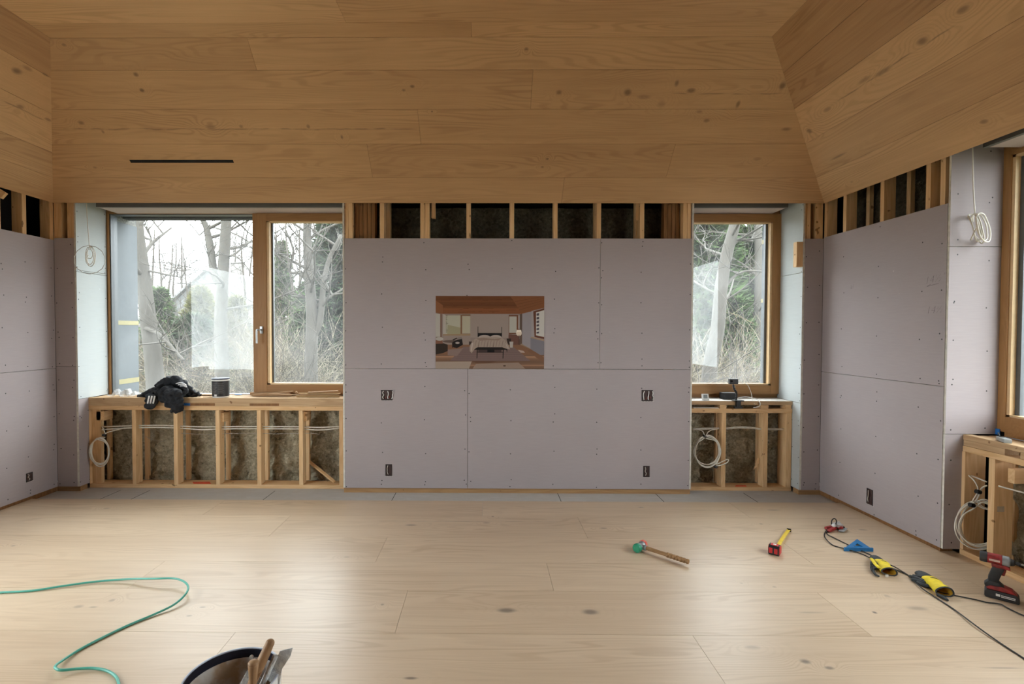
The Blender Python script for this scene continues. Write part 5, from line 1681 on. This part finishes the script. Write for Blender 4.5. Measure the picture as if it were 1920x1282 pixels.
def driver():
    o = onZ(1848, 1118, 0); e_ = onZ(1902, 1132.5, 0)
    x = (e_ - o).normalized(); S = .00096
    Mx = frame(o, x, (0, 0, 1)) @ Matrix.Diagonal((S, S, S * 1.16, 1))   # local units mm; y away from viewer
    root = thing('impact_driver', o, 'red and black cordless impact driver standing on its battery by the right wall studs', 'cordless driver')
    M['dred'] = plain('worn_red_housing', (0.24, 0.015, 0.015), .5, .5, 40)
    M['dblk'] = plain('worn_black_rubber', (0.02, 0.02, 0.022), .6, .3)
    L = 140
    Mp = Mx @ Matrix.Rotation(math.pi / 2, 4, 'X')   # xy -> xz, z -> -y
    def pr(name, poly, d0, d1, mat, bev=3.0, **kw):
        mb = MB().prism(poly, Matrix.Identity(4), -d1, -d0)
        o_ = None
        bm = bmesh.new(); vs = [bm.verts.new(v) for v in mb.v]
        for f in mb.f: bm.faces.new([vs[i] for i in f])
        bmesh.ops.recalc_face_normals(bm, faces=bm.faces)
        bmesh.ops.bevel(bm, geom=list(bm.edges), offset=bev, segments=2, affect='EDGES', profile=.6)
        bm.verts.index_update()
        m2 = MB().add([Mp @ v.co for v in bm.verts], [[v.index for v in f.verts] for f in bm.faces]); bm.free()
        return m2.build(name, mat, root, smooth='auto', **kw)
    pr('battery', [(0, 0), (L - 4, 0), (L, 6), (L, 26), (L - 14, 42), (4, 42), (-6, 30), (-6, 6)], 0, 76, M['dblk'], 4)
    pr('battery_trim', [(6, 42), (L - 20, 42), (L - 8, 36), (L - 30, 56), (72, 66), (20, 62), (0, 50)], 6, 70, M['dred'], 3)
    pr('foot', [(0, 44), (100, 44), (70, 70), (55, 82), (10, 82), (-8, 62)], 12, 64, M['dblk'], 3)
    pr('handle', [(8, 78), (52, 78), (56, 100), (66, 130), (82, 165), (30, 165), (18, 130), (8, 100)], 18, 58, M['dblk'], 6)
    pr('trigger', [(60, 122), (76, 118), (84, 150), (70, 156)], 28, 48, M['dred'], 3)
    pr('housing', [(22, 158), (100, 158), (96, 172), (84, 176), (20, 176)], 14, 62, M['dred'], 3)
    ax = lambda X_: Mx @ V((X_, 38, 196))
    T_ = frame(ax(0), x, (0, 0, 1)) @ Matrix.Rotation(math.pi / 2, 4, 'Y') @ Matrix.Scale(S, 4)
    MB().lathe([(0, -30), (26, -30), (31, -24), (31, 2), (28, 4)], 28, T_).build('motor_cap', M['dblk'], root, smooth='auto')
    MB().lathe([(28, 2), (30, 4), (31, 30), (31, 62), (27, 66)], 28, T_).build('barrel', M['dred'], root, smooth='auto')
    MB().lathe([(28, 64), (30, 66), (30, 92), (24, 98), (20, 98)], 28, T_).build('gear_case', M['zinc'], root, smooth='auto')
    MB().lathe([(21, 96), (19, 112), (12, 118), (0, 118)], 24, T_).build('chuck', M['dblk'], root, smooth='auto')
    MB().lathe([(10, 116), (10, 140), (0, 140)], 12, T_).build('bit_collar', M['dblk'], root, smooth='auto')
    MB().lathe([(4, 138), (4, 170), (1, 178), (0, 178)], 6, T_).build('drill_bit', M['steel'], root)
    # markings
    mb = MB()
    mb.box(42, 60, -.6, -.2, 18, 30)
    for k in range(2): mb.box(64, 122, -.6, -.2, 17 + 7 * k, 20.5 + 7 * k)
    mb.xf(Mx).build('battery_markings', M['white'], root)
    mb = MB()
    for k in range(1): mb.box(10, 56, 38 - 32.2, 38 - 31.2, 190, 200)
    mb.xf(Mx).build('name_plate', plain('pale_nameplate', (.55, .40, .36), .5), root)
driver()

# black cord
cp = [(1945, 1250), (1920, 1234), (1875, 1205), (1830, 1173), (1790, 1143), (1755, 1120), (1728, 1102), (1705, 1080), (1690, 1070), (1672, 1060), (1640, 1050), (1618, 1039), (1590, 1030), (1575, 1026), (1562, 1022), (1552, 1014),
      (1546, 1005), (1547, 998), (1551, 992)]
cp2 = [(1551, 1001), (1562, 1007), (1590, 1021), (1612, 1031), (1628, 1038), (1645, 1047), (1665, 1060), (1682, 1069), (1703, 1078), (1722, 1088), (1745, 1103), (1762, 1110), (1790, 1116), (1830, 1124), (1850, 1129), (1875, 1132), (1890, 1140), (1920, 1154), (1950, 1163)]
mb = MB().tube(spl([onZ(x, y, .0035 + (.001 if i % 3 else .006)) for i, (x, y) in enumerate(cp)], 4), .0036, 7)
mb.tube(spl([onZ(1551, 992, .006)] + [onZ(x, y, .0055) for x, y in cp2], 4), .0036, 7)
mb.build('extension_cord', plain('black_cord_sheath', (.015, .016, .016), .5), smooth=True, label='thin black cord running doubled past the gloves across the floor', cat='cord', loc=onZ(1700, 1078, 0))

# green hose
hp = [(-60, 1114, 0), (-20, 1111, 0), (0, 1110.5, 0), (60, 1107, 0), (120, 1098, .004), (180, 1090, .004), (240, 1085.5, .012), (290, 1084.5, .030), (325, 1084, .034), (345, 1090, .034), (353, 1101, .03), (346, 1116, .022), (325, 1134, .010), (290, 1151, .002),
      (240, 1172, 0), (190, 1196, 0), (150, 1217, 0), (120, 1236, .004), (106, 1246, .012), (104, 1252, .016), (115, 1256, .014), (145, 1253.5, .006), (175, 1252.5, .003), (200, 1257, 0), (217, 1268, 0), (223, 1283, 0), (222, 1300, 0), (210, 1330, 0), (150, 1400, 0)]
MB().tube(spl([onZ(x, y, .0062 + h) for x, y, h in hp], 6), .0058, 10).build('air_hose', plain('sea_green_hose', (.075, .38, .30), .35, .05), smooth=True, label='sea-green hose curling over the floor at the lower left', cat='hose', loc=onZ(200, 1190, 0))

# bucket with trowels
def bucket():
    H = .37
    c = V((-.845, -3.05, 0)); R = .150
    root = thing('bucket', c, 'white plastic bucket with dark inner band, smeared with adhesive, near the camera', 'bucket')
    T_ = Matrix.Translation(c)
    M['navy'] = plain('navy_inner_band', (.008, .009, .02), .35, .1)
    t = NT('smeared_inner_wall'); cc = t.coord(); n1 = t.noise(cc, 7, 4, .6, .4); n2 = t.noise(cc, 45, 4)
    M['smear'] = t.fin(t.mix(t.mapr(n1, .4, .6, 0, 1), (.60, .57, .54), (.42, .29, .18)), .6, n2, .4, .004)
    t = NT('adhesive_fill'); cc = t.coord(); n1 = t.noise(cc, 9, 4, .6, .4)
    M['glue'] = t.fin(t.mix(n1, (.36, .22, .12), (.22, .13, .07)), .5, n1, .5, .02)
    MB().lathe([(0, .001), (R * .86, .001), (R * .88, .01), (R * .985, H - .05), (R * 1.02, H - .05), (R * 1.02, H - .045), (R, H - .04), (R * 1.0, H - .004)], 56, T_).build('outer_wall', M['white'], root, smooth='auto')
    MB().lathe([(R * 1.0, H - .006), (R * 1.015, H - .003), (R * 1.01, H), (R * .985, H), (R * .975, H - .004)], 56, T_).build('rim', plain('blue_white_rim', (.50, .55, .66), .35), root, smooth='auto')
    MB().lathe([(R * .976, H - .003), (R * .968, H - .034)], 56, T_).build('inner_band', M['navy'], root, smooth='auto')
    MB().lathe([(R * .968, H - .0335), (R * .89, .10)], 56, T_).build('inner_wall', M['smear'], root, smooth='auto')
    MB().lathe([(R * .90, .11), (R * .5, .105), (0, .10)], 40, T_).build('adhesive', M['glue'], root, smooth='auto')
    q_ = onp(473, 1231, (0, c.y + R * .9, 0), (0, 1, 0))
    MB().tube([q_ + V((0, .0, 0)), q_ + V((-.002, -.006, 0))], .008, 14).build('rivet', plain('pale_rivet', (.5, .47, .42), .5), root, smooth='auto')
    # wood-handled notched trowel leaning out
    M['tw'] = lumber('worn_trowel_handle', 2, (0.42, 0.26, 0.14), (0.25, 0.13, 0.06), .5)
    t = NT('adhesive_smeared_steel'); cc = t.coord(); n1 = t.noise(cc, 30, 5, .7, .6)
    M['smsteel'] = t.fin(t.mix(t.mapr(n1, .35, .65, 0, 1), (.50, .53, .57), (.85, .88, .90)), .5, n1, .9, .01)
    r1 = thing('notched_trowel', onp(500, 1240, (0, -3.08, 0), (0, 1, 0)), 'notched trowel with long wooden handle and smeared blade standing in the bucket', 'trowel')
    Y = -3.06
    a, b = onY(481, 1262, Y - .01), onY(506, 1206, Y + .03)
    P_ = [a + (b - a) * t for t in (0, .25, .5, .75, 1)]
    MB().tube(spl([a + (a - b) * .4] + P_, 4), lambda t: .0135 + .003 * math.sin(t * 3.0) , 14).ball(b, .0148, sub=3).build('handle', M['tw'], r1, smooth=True)
    a, b = onY(496, 1274, Y - .0), onY(517, 1228, Y + .02)
    MB().tube(spl([a + (a - b) * 1.2, a, (a + b) / 2, b], 4), .0095, 10).build('shank', M['smsteel'], r1, smooth=True)
    q_ = [onY(x, y, Y + .0) for x, y in ((517, 1300), (496, 1282), (520, 1228), (544, 1222), (540, 1237), (524, 1262))]
    cen = onY(520, 1255, Y)
    mb = MB(); n = len(q_)
    mb.add([p + V((0, .02, 0)) for p in q_] + [p + V((0, .023, 0)) for p in q_], [tuple(range(n)), tuple(range(n, 2 * n))] + [(i, (i + 1) % n, n + (i + 1) % n, n + i) for i in range(n)])
    mb.build('blade', M['smsteel'], r1)
    r2 = thing('margin_trowel', onp(460, 1270, (0, -3.12, 0), (0, 1, 0)), 'toothed trowel with short wooden handle end pointing up inside the bucket', 'trowel')
    Y = -3.12
    a, b = onY(474, 1300, Y), onY(475, 1243, Y - .0)
    MB().tube(spl([a, (a + b) / 2, b], 5), lambda t: .0085 + .008 * t, 14).ball(b, .0165, sub=3, sc=(1, 1, .6)).build('handle', M['tw'], r2, smooth=True)
    mb = MB(); p0, p1 = onY(447, 1290, Y + .05), onY(465, 1257, Y + .05)
    d = (p1 - p0); nn = V((d.z, 0, -d.x)).normalized()
    pts = []
    K = 14
    for i in range(K):
        s0 = p0 + d * (i / K); pts += [s0, s0 - nn * .0035 + d * .2 / K, s0 - nn * .0035 + d * (.6 / K), s0 + d * (.75 / K)]
    pts += [p1, p1 + nn * .05, p0 + nn * .05]
    n = len(pts)
    mb.add(pts + [p + V((0, .002, 0)) for p in pts], [tuple(range(n)), tuple(range(n, 2 * n))] + [(i, (i + 1) % n, n + (i + 1) % n, n + i) for i in range(n)])
    mb.build('toothed_blade', M['smsteel'], r2)
bucket()

# ------------------------------------------------------------------ outside: reveal boards, ground, trees, houses
M['extboard'] = plain('grey_exterior_board', (0.115, 0.13, 0.145), .8, .06)
M['stucco'] = plain('speckled_concrete', (0.17, 0.17, 0.16), .95, .5, 60)
M['ytape'] = plain('pale_yellow_tape', (0.30, 0.26, 0.12), .6, .05)
er = thing('exterior_reveal', (RVL, .55, ZS), 'grey exterior side board with pale tape strips, outside the wide left window', 'reveal board')
xo = onY(213, 600, .50).x
ye_ = onX(259, 600, xo).y
ztop_b = onX(240, 421, xo).z
MB().box(xo - .05, xo, .49, ye_, .3, ztop_b).build('board', M['extboard'], er)
MB().box(xo - .05, xo + .0, .49, ye_ - .01, ztop_b + .001, 3.2).build('concrete_head', M['stucco'], er)
for y0, y1 in ((601, 609), (710, 719)):
    MB().box(xo - .01, xo + .003, .50, ye_ + .003, onX(235, y1, xo).z, onX(235, y0, xo).z).build('tape_strip', M['ytape'], er)
MB().box(xo - .01, xo + .004, .50, onX(221, 600, xo).y, .5, ztop_b + .1).build('edge_strip', plain('pale_edge_strip', (.26, .27, .25), .7), er)
er = thing('exterior_reveal', (RVR, .55, ZS), 'grey exterior side board with pale tape strips, outside the small right window', 'reveal board')
xo2 = onY(1437, 600, .50).x
ye2 = onX(1427, 600, xo2).y
MB().box(xo2, xo2 + .05, .49, ye2, .3, 3.2).build('board', M['extboard'], er)
for y0, y1 in ((449, 457), (560, 567)):
    MB().box(xo2 - .003, xo2 + .01, .50, ye2 + .003, onX(1432, y1, xo2).z, onX(1432, y0, xo2).z).build('tape_strip', M['ytape'], er)

def gz(x, y):
    d = max(0, y - 3)
    return -1.25 + min(d, 60) * .028 + .25 * noise.noise(V((x * .13, y * .13, 0))) + max(0, y - 30) * .05
mb = MB()
nx, ny = 90, 84
for j in range(ny + 1):
    yy = -30 + 30.8 * j / 14 if j <= 14 else .8 + 90 * ((j - 14) / (ny - 14)) ** 1.6
    for i in range(nx + 1):
        xx = -75 + 150 * i / nx
        mb.v.append(V((xx, yy, min(-.6, gz(xx, yy)) if yy < 2 else gz(xx, yy))))
for j in range(ny):
    for i in range(nx):
        a = j * (nx + 1) + i; mb.f.append([a, a + 1, a + nx + 2, a + nx + 1]); mb.m.append(0)
t = NT('leaf_litter_and_grass'); c = t.coord()
n1 = t.noise(c, .35, 4, .6); n2 = t.noise(c, 3.0, 5, .7)
col = t.mix(t.mapr(n1, .42, .58, 0, 1), (0.085, 0.07, 0.048), (0.07, 0.10, 0.03))
col = t.mix(t.mapr(n2, .3, .7, 0, .6), col, (0.12, 0.105, 0.075))
mb.build('ground', t.fin(col, .95, n2, .5, .1), smooth=True, kind='structure')

def bark(name, a, b):
    t = NT(name); c = t.coord(); mp = t.n('ShaderNodeMapping'); t.l(c, mp.inputs[0]); mp.inputs['Scale'].default_value = (14, 14, 3)
    n1 = t.noise(mp.outputs[0], 1.0, 5, .65); n2 = t.noise(c, 1.6, 3)
    return t.fin(t.mix(n2, t.mix(n1, a, b), t.mix(n1, b, a)), .95, n1, .7, .02)
M['bark'] = bark('grey_bark', (.016, .015, .013), (.12, .11, .095))
M['twig'] = plain('tan_twigs', (.115, .088, .052), .9, .3, 3)
M['twigp'] = plain('pale_twigs', (.21, .185, .135), .9, .3, 3)
M['twigd'] = plain('grey_twigs', (.065, .057, .048), .9, .3, 3)
M['leafd'] = plain('dark_evergreen_needles', (.022, .042, .015), .8, .5, 3)
M['leafm'] = plain('mid_green_needles', (.045, .080, .022), .8, .5, 3)
M['leafy'] = plain('yellow_green_leaves', (.12, .12, .04), .8, .4, 3)

def tree_mesh(path, r0, r1, seed, depth=4, nbr=9, blen=2.6, first=.3, spread=.9, limbs=()):
    R = random.Random(seed)
    mb = MB()
    P = spl(path, 5)
    mb.tube(P, lambda t: (r0 + (r1 - r0) * t) * (1 + .25 * max(0, 1 - t * 12)), 10)
    def grow(p, d, L, r, lev):
        n = 4 if lev < 3 else 3
        pts = [p]; q = p; dd = d
        for i in range(n):
            dd = (dd + V((R.uniform(-1, 1), R.uniform(-1, 1), R.uniform(-.5, .9))) * .26).normalized()
            q = q + dd * (L / n); pts.append(q)
        mb.tube(spl(pts, 2), lambda t: r * (1 - .7 * t) + .002, 6 if lev == 1 else (4 if lev == 2 else 3), cap=False)
        if lev >= depth: return
        for k in range(3 if lev < 3 else 3):
            i = R.randint(1, n)
            nd = (dd + V((R.uniform(-1, 1), R.uniform(-1, 1), R.uniform(-.6, .9))) * spread).normalized()
            grow(pts[i], nd, L * R.uniform(.5, .75), r * .52, lev + 1)
    for k in range(nbr):
        t = first + (1 - first) * (k + R.random()) / nbr
        i = min(len(P) - 2, int(t * (len(P) - 1)))
        a = R.uniform(0, 6.28)
        grow(P[i], V((math.cos(a), math.sin(a), R.uniform(.1, .8))).normalized(), blen * R.uniform(.6, 1.1), (r0 + (r1 - r0) * t) * R.uniform(.22, .4), 1)
    for lp, lr in limbs:
        LP = spl(lp, 5)
        mb.tube(LP, lambda t, lr=lr: lr * (1 - .55 * t), 8)
        for k in range(5):
            i = R.randint(len(LP) // 3, len(LP) - 1)
            grow(LP[i], V((R.uniform(-1, 1), R.uniform(-1, 1), R.uniform(-.2, .8))).normalized(), blen * .6, lr * .35, 2)
    return mb
def tr(px, py, Y): return onY(px, py, Y)
# named trees by the left window
Y = 4.2
b = tr(300, 760, Y); b.z = gz(b.x, Y) - .1
tree_mesh([b, tr(290, 700, Y), tr(278, 600, Y), tr(266, 500, Y), tr(257, 420, Y), tr(262, 330, Y + .3), tr(255, 200, Y + .5)], .165, .07, 5, 4, 7, 1.6, .45, .9,
          [([tr(258, 440, Y), tr(264, 415, Y), tr(285, 403, Y + .4), tr(330, 388, Y + .8), tr(370, 350, Y + 1)], .055), ([tr(262, 610, Y), tr(300, 628, Y - .3), tr(330, 660, Y - .5), tr(345, 675, Y - .6)], .04),
           ([tr(262, 505, Y), tr(300, 512, Y), tr(340, 520, Y)], .022)]).build('bare_tree', M['bark'], smooth=True,
          label='thick rough-barked bare tree close outside the left edge of the wide window', cat='tree', group='bare trees outside', loc=b)
Y = 7.5
b = tr(418, 735, Y); b.z = gz(b.x, Y) - .1
tree_mesh([b, tr(416, 680, Y), tr(414, 600, Y), tr(419, 500, Y), tr(424, 420, Y), tr(427, 330, Y), tr(430, 150, Y)], .175, .09, 8, 4, 8, 2.2, .35, .9,
          [([tr(410, 530, Y), tr(400, 505, Y), tr(396, 470, Y), tr(388, 430, Y), tr(376, 395, Y), tr(370, 300, Y)], .11), ([tr(425, 480, Y), tr(445, 482, Y), tr(475, 515, Y)], .025)]).build('bare_tree', M['bark'], smooth=True,
          label='straight pale grey tree with a forked limb in the middle of the wide window', cat='tree', group='bare trees outside', loc=b)
Y = 8.0
b = tr(585, 740, Y); b.z = gz(b.x, Y) - .1
tree_mesh([b, tr(583, 690, Y), tr(585, 600, Y), tr(580, 520, Y), tr(576, 450, Y), tr(577, 380, Y), tr(580, 250, Y)], .18, .07, 15, 4, 9, 2.0, .3, .9,
          [([tr(583, 640, Y), tr(600, 600, Y), tr(606, 540, Y), tr(616, 490, Y), tr(640, 440, Y)], .10), ([tr(576, 525, Y), tr(560, 512, Y), tr(544, 508, Y), tr(550, 470, Y), tr(535, 430, Y)], .05)]).build('bare_tree', M['bark'], smooth=True,
          label='gnarled twin-stemmed bare tree seen through the opening light', cat='tree', group='bare trees outside', loc=b)
# right window trees
Y = 5.5
b = tr(1322, 760, Y); b.z = gz(b.x, Y) - .1
tree_mesh([b, tr(1330, 700, Y), tr(1345, 620, Y), tr(1352, 540, Y), tr(1362, 480, Y), tr(1378, 420, Y), tr(1395, 350, Y), tr(1420, 250, Y)], .155, .08, 22, 4, 7, 2.0, .3, .9,
          [([tr(1355, 545, Y), tr(1375, 520, Y), tr(1400, 508, Y), tr(1440, 510, Y)], .035), ([tr(1368, 465, Y), tr(1385, 450, Y), tr(1410, 452, Y)], .05)]).build('bare_tree', M['bark'], smooth=True,
          label='pale bare tree leaning right in the middle of the small right window', cat='tree', group='bare trees outside', loc=b)
Y = 9.0
b = tr(1420, 740, Y); b.z = gz(b.x, Y) - .1
tree_mesh([b, tr(1419, 640, Y), tr(1423, 520, Y), tr(1421, 420, Y), tr(1424, 250, Y)], .125, .08, 27, 4, 8, 2.0, .3).build('bare_tree', M['bark'], smooth=True,
          label='upright dark bare tree at the right edge of the small right window', cat='tree', group='bare trees outside', loc=b)

# evergreens: cone of needle sprays
def evergreen(seed, H, Rb, n, size, full=1.0, z0=.0):
    R = random.Random(seed); mb = MB()
    for i in range(n):
        t = R.random() ** .8
        z = z0 + (H - z0) * t
        rad = Rb * (1 - t) ** full * (.35 + .65 * math.sqrt(R.random())) * (1 + .25 * math.sin(9 * t * 6.28))
        a = R.uniform(0, 6.283)
        p = V((rad * math.cos(a), rad * math.sin(a), z))
        for k in range(5):
            d = V((math.cos(a) + R.uniform(-.9, .9), math.sin(a) + R.uniform(-.9, .9), R.uniform(-.5, .6))).normalized()
            s_ = size * R.uniform(.6, 1.3)
            sd = d.cross(V((R.uniform(-1, 1), R.uniform(-1, 1), R.uniform(-1, 1)))).normalized() * s_ * .16
            b_ = len(mb.v)
            mb.v += [p - sd, p + sd, p + d * s_]
            mb.f.append([b_, b_ + 1, b_ + 2]); mb.m.append(0)
    return mb
def put_ever(px, pyb, pyt, Y, wpx, mat, seed, label, n=2600, size=.35, full=.8, name='evergreen_tree', cat='evergreen'):
    b = onY(px, pyb, Y); t_ = onY(px, pyt, Y)
    g = gz(b.x, Y); 
    sc = 935.0 / (Y + 4.68)
    H = t_.z - g; Rb = wpx / 2 / sc
    root = thing(name, (b.x, Y, g), label, cat)
    mb = evergreen(seed, H, Rb, n, size, full, H * .04); mb.v = [v + V((b.x, Y, g)) for v in mb.v]
    mb.build('foliage', M[mat], root)
    MB().tube([V((b.x, Y, g - .2)), V((b.x, Y, t_.z - H * .1))], lambda t: Rb * .06 * (1 - .8 * t) + .01, 7).build('trunk', M['bark'], root, smooth=True)
put_ever(300, 700, 545, 16, 90, 'leafm', 1, 'rounded green conifer left of the pale house')
put_ever(378, 700, 540, 19, 110, 'leafy', 2, 'broad yellow-green evergreen in front of the pale house')
put_ever(365, 740, 595, 13, 150, 'leafd', 3, 'low dark shrub-like evergreen below the yellow-green one', 3000, .3, .55)
put_ever(445, 700, 560, 22, 70, 'leafy', 4, 'narrow olive evergreen right of the straight grey tree')
put_ever(530, 700, 455, 26, 70, 'leafm', 5, 'hazy grey-green conifer at the left of the opening light')
put_ever(628, 720, 400, 14, 110, 'leafd', 6, 'tall dark pine at the right edge of the opening light', 3500, .45, .6)
put_ever(600, 740, 500, 20, 120, 'leafm', 16, 'mid-green pine behind the gnarled twin-stemmed tree', 3000, .45, .6)
put_ever(1320, 700, 330, 10, 120, 'leafm', 7, 'feathery green pine filling the top left of the small right window', 2300, .5, .5)
put_ever(1400, 720, 430, 13, 110, 'leafm', 8, 'mid-green pine behind the leaning tree in the right window', 2300, .45, .6)
put_ever(1375, 740, 560, 9, 70, 'leafm', 9, 'low green bush between the two trunks in the right window', 1800, .3, .5)

# low green ground plants
for i, (px, py, Y, w) in enumerate(((470, 735, 7, 60), (535, 735, 6.5, 50), (560, 725, 7, 60), (600, 722, 7.4, 70), (632, 722, 7, 60), (440, 735, 8, 50))):
    b = onY(px, py, Y); g = gz(b.x, Y)
    mb = evergreen(60 + i, .9, w / 2 / (935 / (Y + 4.68)), 500, .16, .35, .02)
    mb.v = [v + V((b.x, Y, g)) for v in mb.v]
    mb.build('low_shrub', M['leafm'], label='low green bushes growing at the foot of the trees', cat='bush', group='low green bushes outside', loc=(b.x, Y, g))

# bare shrubs
def brush(seed, n, H, spread, r=.008):
    R = random.Random(seed); mb = MB()
    for i in range(n):
        a = R.uniform(0, 6.283); s_ = R.uniform(0, spread * .35)
        p = V((s_ * math.cos(a), s_ * math.sin(a), -.05))
        d = V((math.cos(a) * R.uniform(.2, 1.7), math.sin(a) * R.uniform(.2, 1.7), 1.0)).normalized()
        L = H * R.uniform(.6, 1.1); pts = [p]
        for k in range(5):
            d = (d + V((R.uniform(-1, 1), R.uniform(-1, 1), R.uniform(-.75, .35))) * .42).normalized()
            pts.append(pts[-1] + d * L / 5)
        mb.tube(pts, lambda t: r * (1.4 - 1.1 * t), 3, cap=False)
        for k in range(6):
            j = R.randint(1, 5); dd = (d + V((R.uniform(-1, 1), R.uniform(-1, 1), R.uniform(-.5, .8)))).normalized()
            q = [pts[j]]
            for m_ in range(3):
                dd = (dd + V((R.uniform(-1, 1), R.uniform(-1, 1), R.uniform(-.6, .5))) * .4).normalized(); q.append(q[-1] + dd * L * .17)
            mb.tube(q, lambda t: r * (.8 - .5 * t), 3, cap=False)
    return mb
protos = []
for i, (n, H, sp_, mt) in enumerate(((70, 3.0, 1.6, 'twig'), (80, 2.4, 2.0, 'twigp'), (60, 3.6, 1.4, 'twigd'))):
    mb = brush(40 + i, n, H, sp_)
    o = mb.build('bare_shrub', M[mt])
    protos.append(o)
R = random.Random(77)
first = [True, True, True]
def put_shrub(x, y, k, s, label, group):
    o = protos[k]
    if not first[k]:
        o = o.copy(); COL.objects.link(o)
    first[k] = False
    o.location = (x, y, gz(x, y)); o.rotation_euler = (0, 0, R.uniform(0, 6.28)); o.scale = (s, s, s * R.uniform(.8, 1.2))
    tag(o, label, 'bare shrub', group)
kinds = ['tan', 'pale', 'grey']
for i in range(66):
    px = R.uniform(250, 660); Y = R.uniform(7.5, 26) if i > 12 else R.uniform(5.5, 8)
    p = onY(px, 700, Y); k = R.randint(0, 2)
    put_shrub(p.x, Y, k, R.uniform(.7, 1.05) * (.6 if Y < 8 else 1), 'leafless %s twiggy shrub in the thicket beyond the wide left window' % kinds[k], '%s shrubs beyond the wide left window' % kinds[k])
for i in range(30):
    px = R.uniform(1290, 1450); Y = R.uniform(3.8, 16)
    p = onY(px, 700, Y); k = R.choice([1, 1, 0, 2])
    put_shrub(p.x, Y, k, R.uniform(.6, .95), 'leafless %s twiggy shrub in the thicket beyond the small right window' % kinds[k], '%s shrubs beyond the small right window' % kinds[k])
for i in range(10):
    Y = R.uniform(-9, -1); k = R.randint(0, 2)
    put_shrub(R.uniform(9, 12), Y, k, R.uniform(.6, .9), 'leafless %s twiggy shrub beyond the window in the right wall' % kinds[k], '%s shrubs beyond the right wall window' % kinds[k])

# far bare trees
fp = []
for i in range(2):
    m_ = tree_mesh([V((0, 0, -.3)), V((.1, 0, 2.5)), V((-.1, .2, 5)), V((.2, 0, 8)), V((.3, 0, 10))], .16, .03, 300 + i, 4, 13, 3.0, .2, .8)
    fp.append(m_.build('bare_tree', M['twigd'], smooth=True))
ff = [True, True]
for i, (px, Y, s) in enumerate([(285, 30, .9), (330, 48, 1), (352, 34, .8), (455, 32, .9), (470, 50, 1.1), (520, 30, .95), (545, 22, .8), (560, 40, 1.1), (610, 28, 1), (635, 45, 1.1), (270, 52, 1), (505, 18, .7), (1315, 30, 1), (1345, 24, .9), (1385, 35, 1), (1410, 28, .9), (1440, 20, .8), (1300, 45, 1.1), (300, 42, 1), (318, 26, .75), (345, 55, 1.2), (400, 44, .9), (440, 58, 1.2), (490, 38, .9), (535, 48, 1.1), (580, 54, 1.2), (595, 34, .9), (620, 20, .7), (1330, 52, 1.2), (1365, 26, .8), (1425, 42, 1.1)]):
    k = i % 2; o = fp[k]
    if not ff[k]:
        o = o.copy(); COL.objects.link(o)
    ff[k] = False
    x = onY(px, 640, Y).x
    o.location = (x, Y, gz(x, Y)); o.rotation_euler = (0, 0, i * 1.7); o.scale = (s, s, s)
    side = 'wide left window' if px < 700 else 'small right window'
    tag(o, 'slim distant bare tree in the woods beyond the ' + side, 'tree', 'distant bare trees beyond the ' + side)

# pale houses
def house(c, w, d, eave, ridge, label, wallc, roofc, win):
    root = thing('house', c, label, 'house')
    c = V(c)
    mw = plain('pale_clapboard', wallc, .8, .05); mr = plain('pale_roof', roofc, .8, .1)
    prof = [(-w / 2, 0), (w / 2, 0), (w / 2, eave), (0, ridge), (-w / 2, eave)]
    Mx = Matrix.Translation(c) @ Matrix.Rotation(math.pi / 2, 4, 'X')
    MB().prism(prof, Mx, -d, 0).build('walls', mw, root)
    mb = MB()
    for sgn in (-1, 1):
        ov = .4; k = (ridge - eave) / (w / 2)
        q = [(sgn * (w / 2 + ov), eave - ov * k + .05), (0, ridge + .05), (0, ridge + .25), (sgn * (w / 2 + ov), eave - ov * k + .25)]
        mb.prism(q if sgn < 0 else q[::-1], Mx, -d - .2, .4)
    mb.build('roof', mr, root)
    for x, z, ww, hh in win:
        MB().box(c.x + x - ww / 2, c.x + x + ww / 2, c.y - .06, c.y + .02, c.z + z, c.z + z + hh).build('window', plain('house_window', (.08, .09, .10), .3), root)
    MB().box(c.x + w * .04, c.x + w * .04 + .9, c.y + d * .4, c.y + d * .4 + .8, c.z + ridge - 1, c.z + ridge + 1.1).build('chimney', plain('grey_chimney', (.20, .19, .18), .9), root)
g = gz(onY(392, 600, 38).x, 38)
hx_ = onY(392, 600, 38)
house((hx_.x, 38, g - .3), 6.2, 8, zat(562, 38) - g, zat(500, 38) - g, 'pale grey-white gabled house among trees beyond the wide left window', (.15, .155, .16), (.17, .175, .18), [(-1.2, 2.2, .8, 1.2), (1.0, 2.2, .8, 1.2)])
hx_ = onY(1325, 600, 24); g = gz(hx_.x, 24)
house((hx_.x, 24, g - .3), 3.6, 6, zat(540, 24, 1325) - g, zat(486, 24, 1325) - g, 'pale grey gabled outbuilding beyond the small right window', (.08, .085, .10), (.085, .09, .105), [(0.2, 2.0, .7, 1.0)])
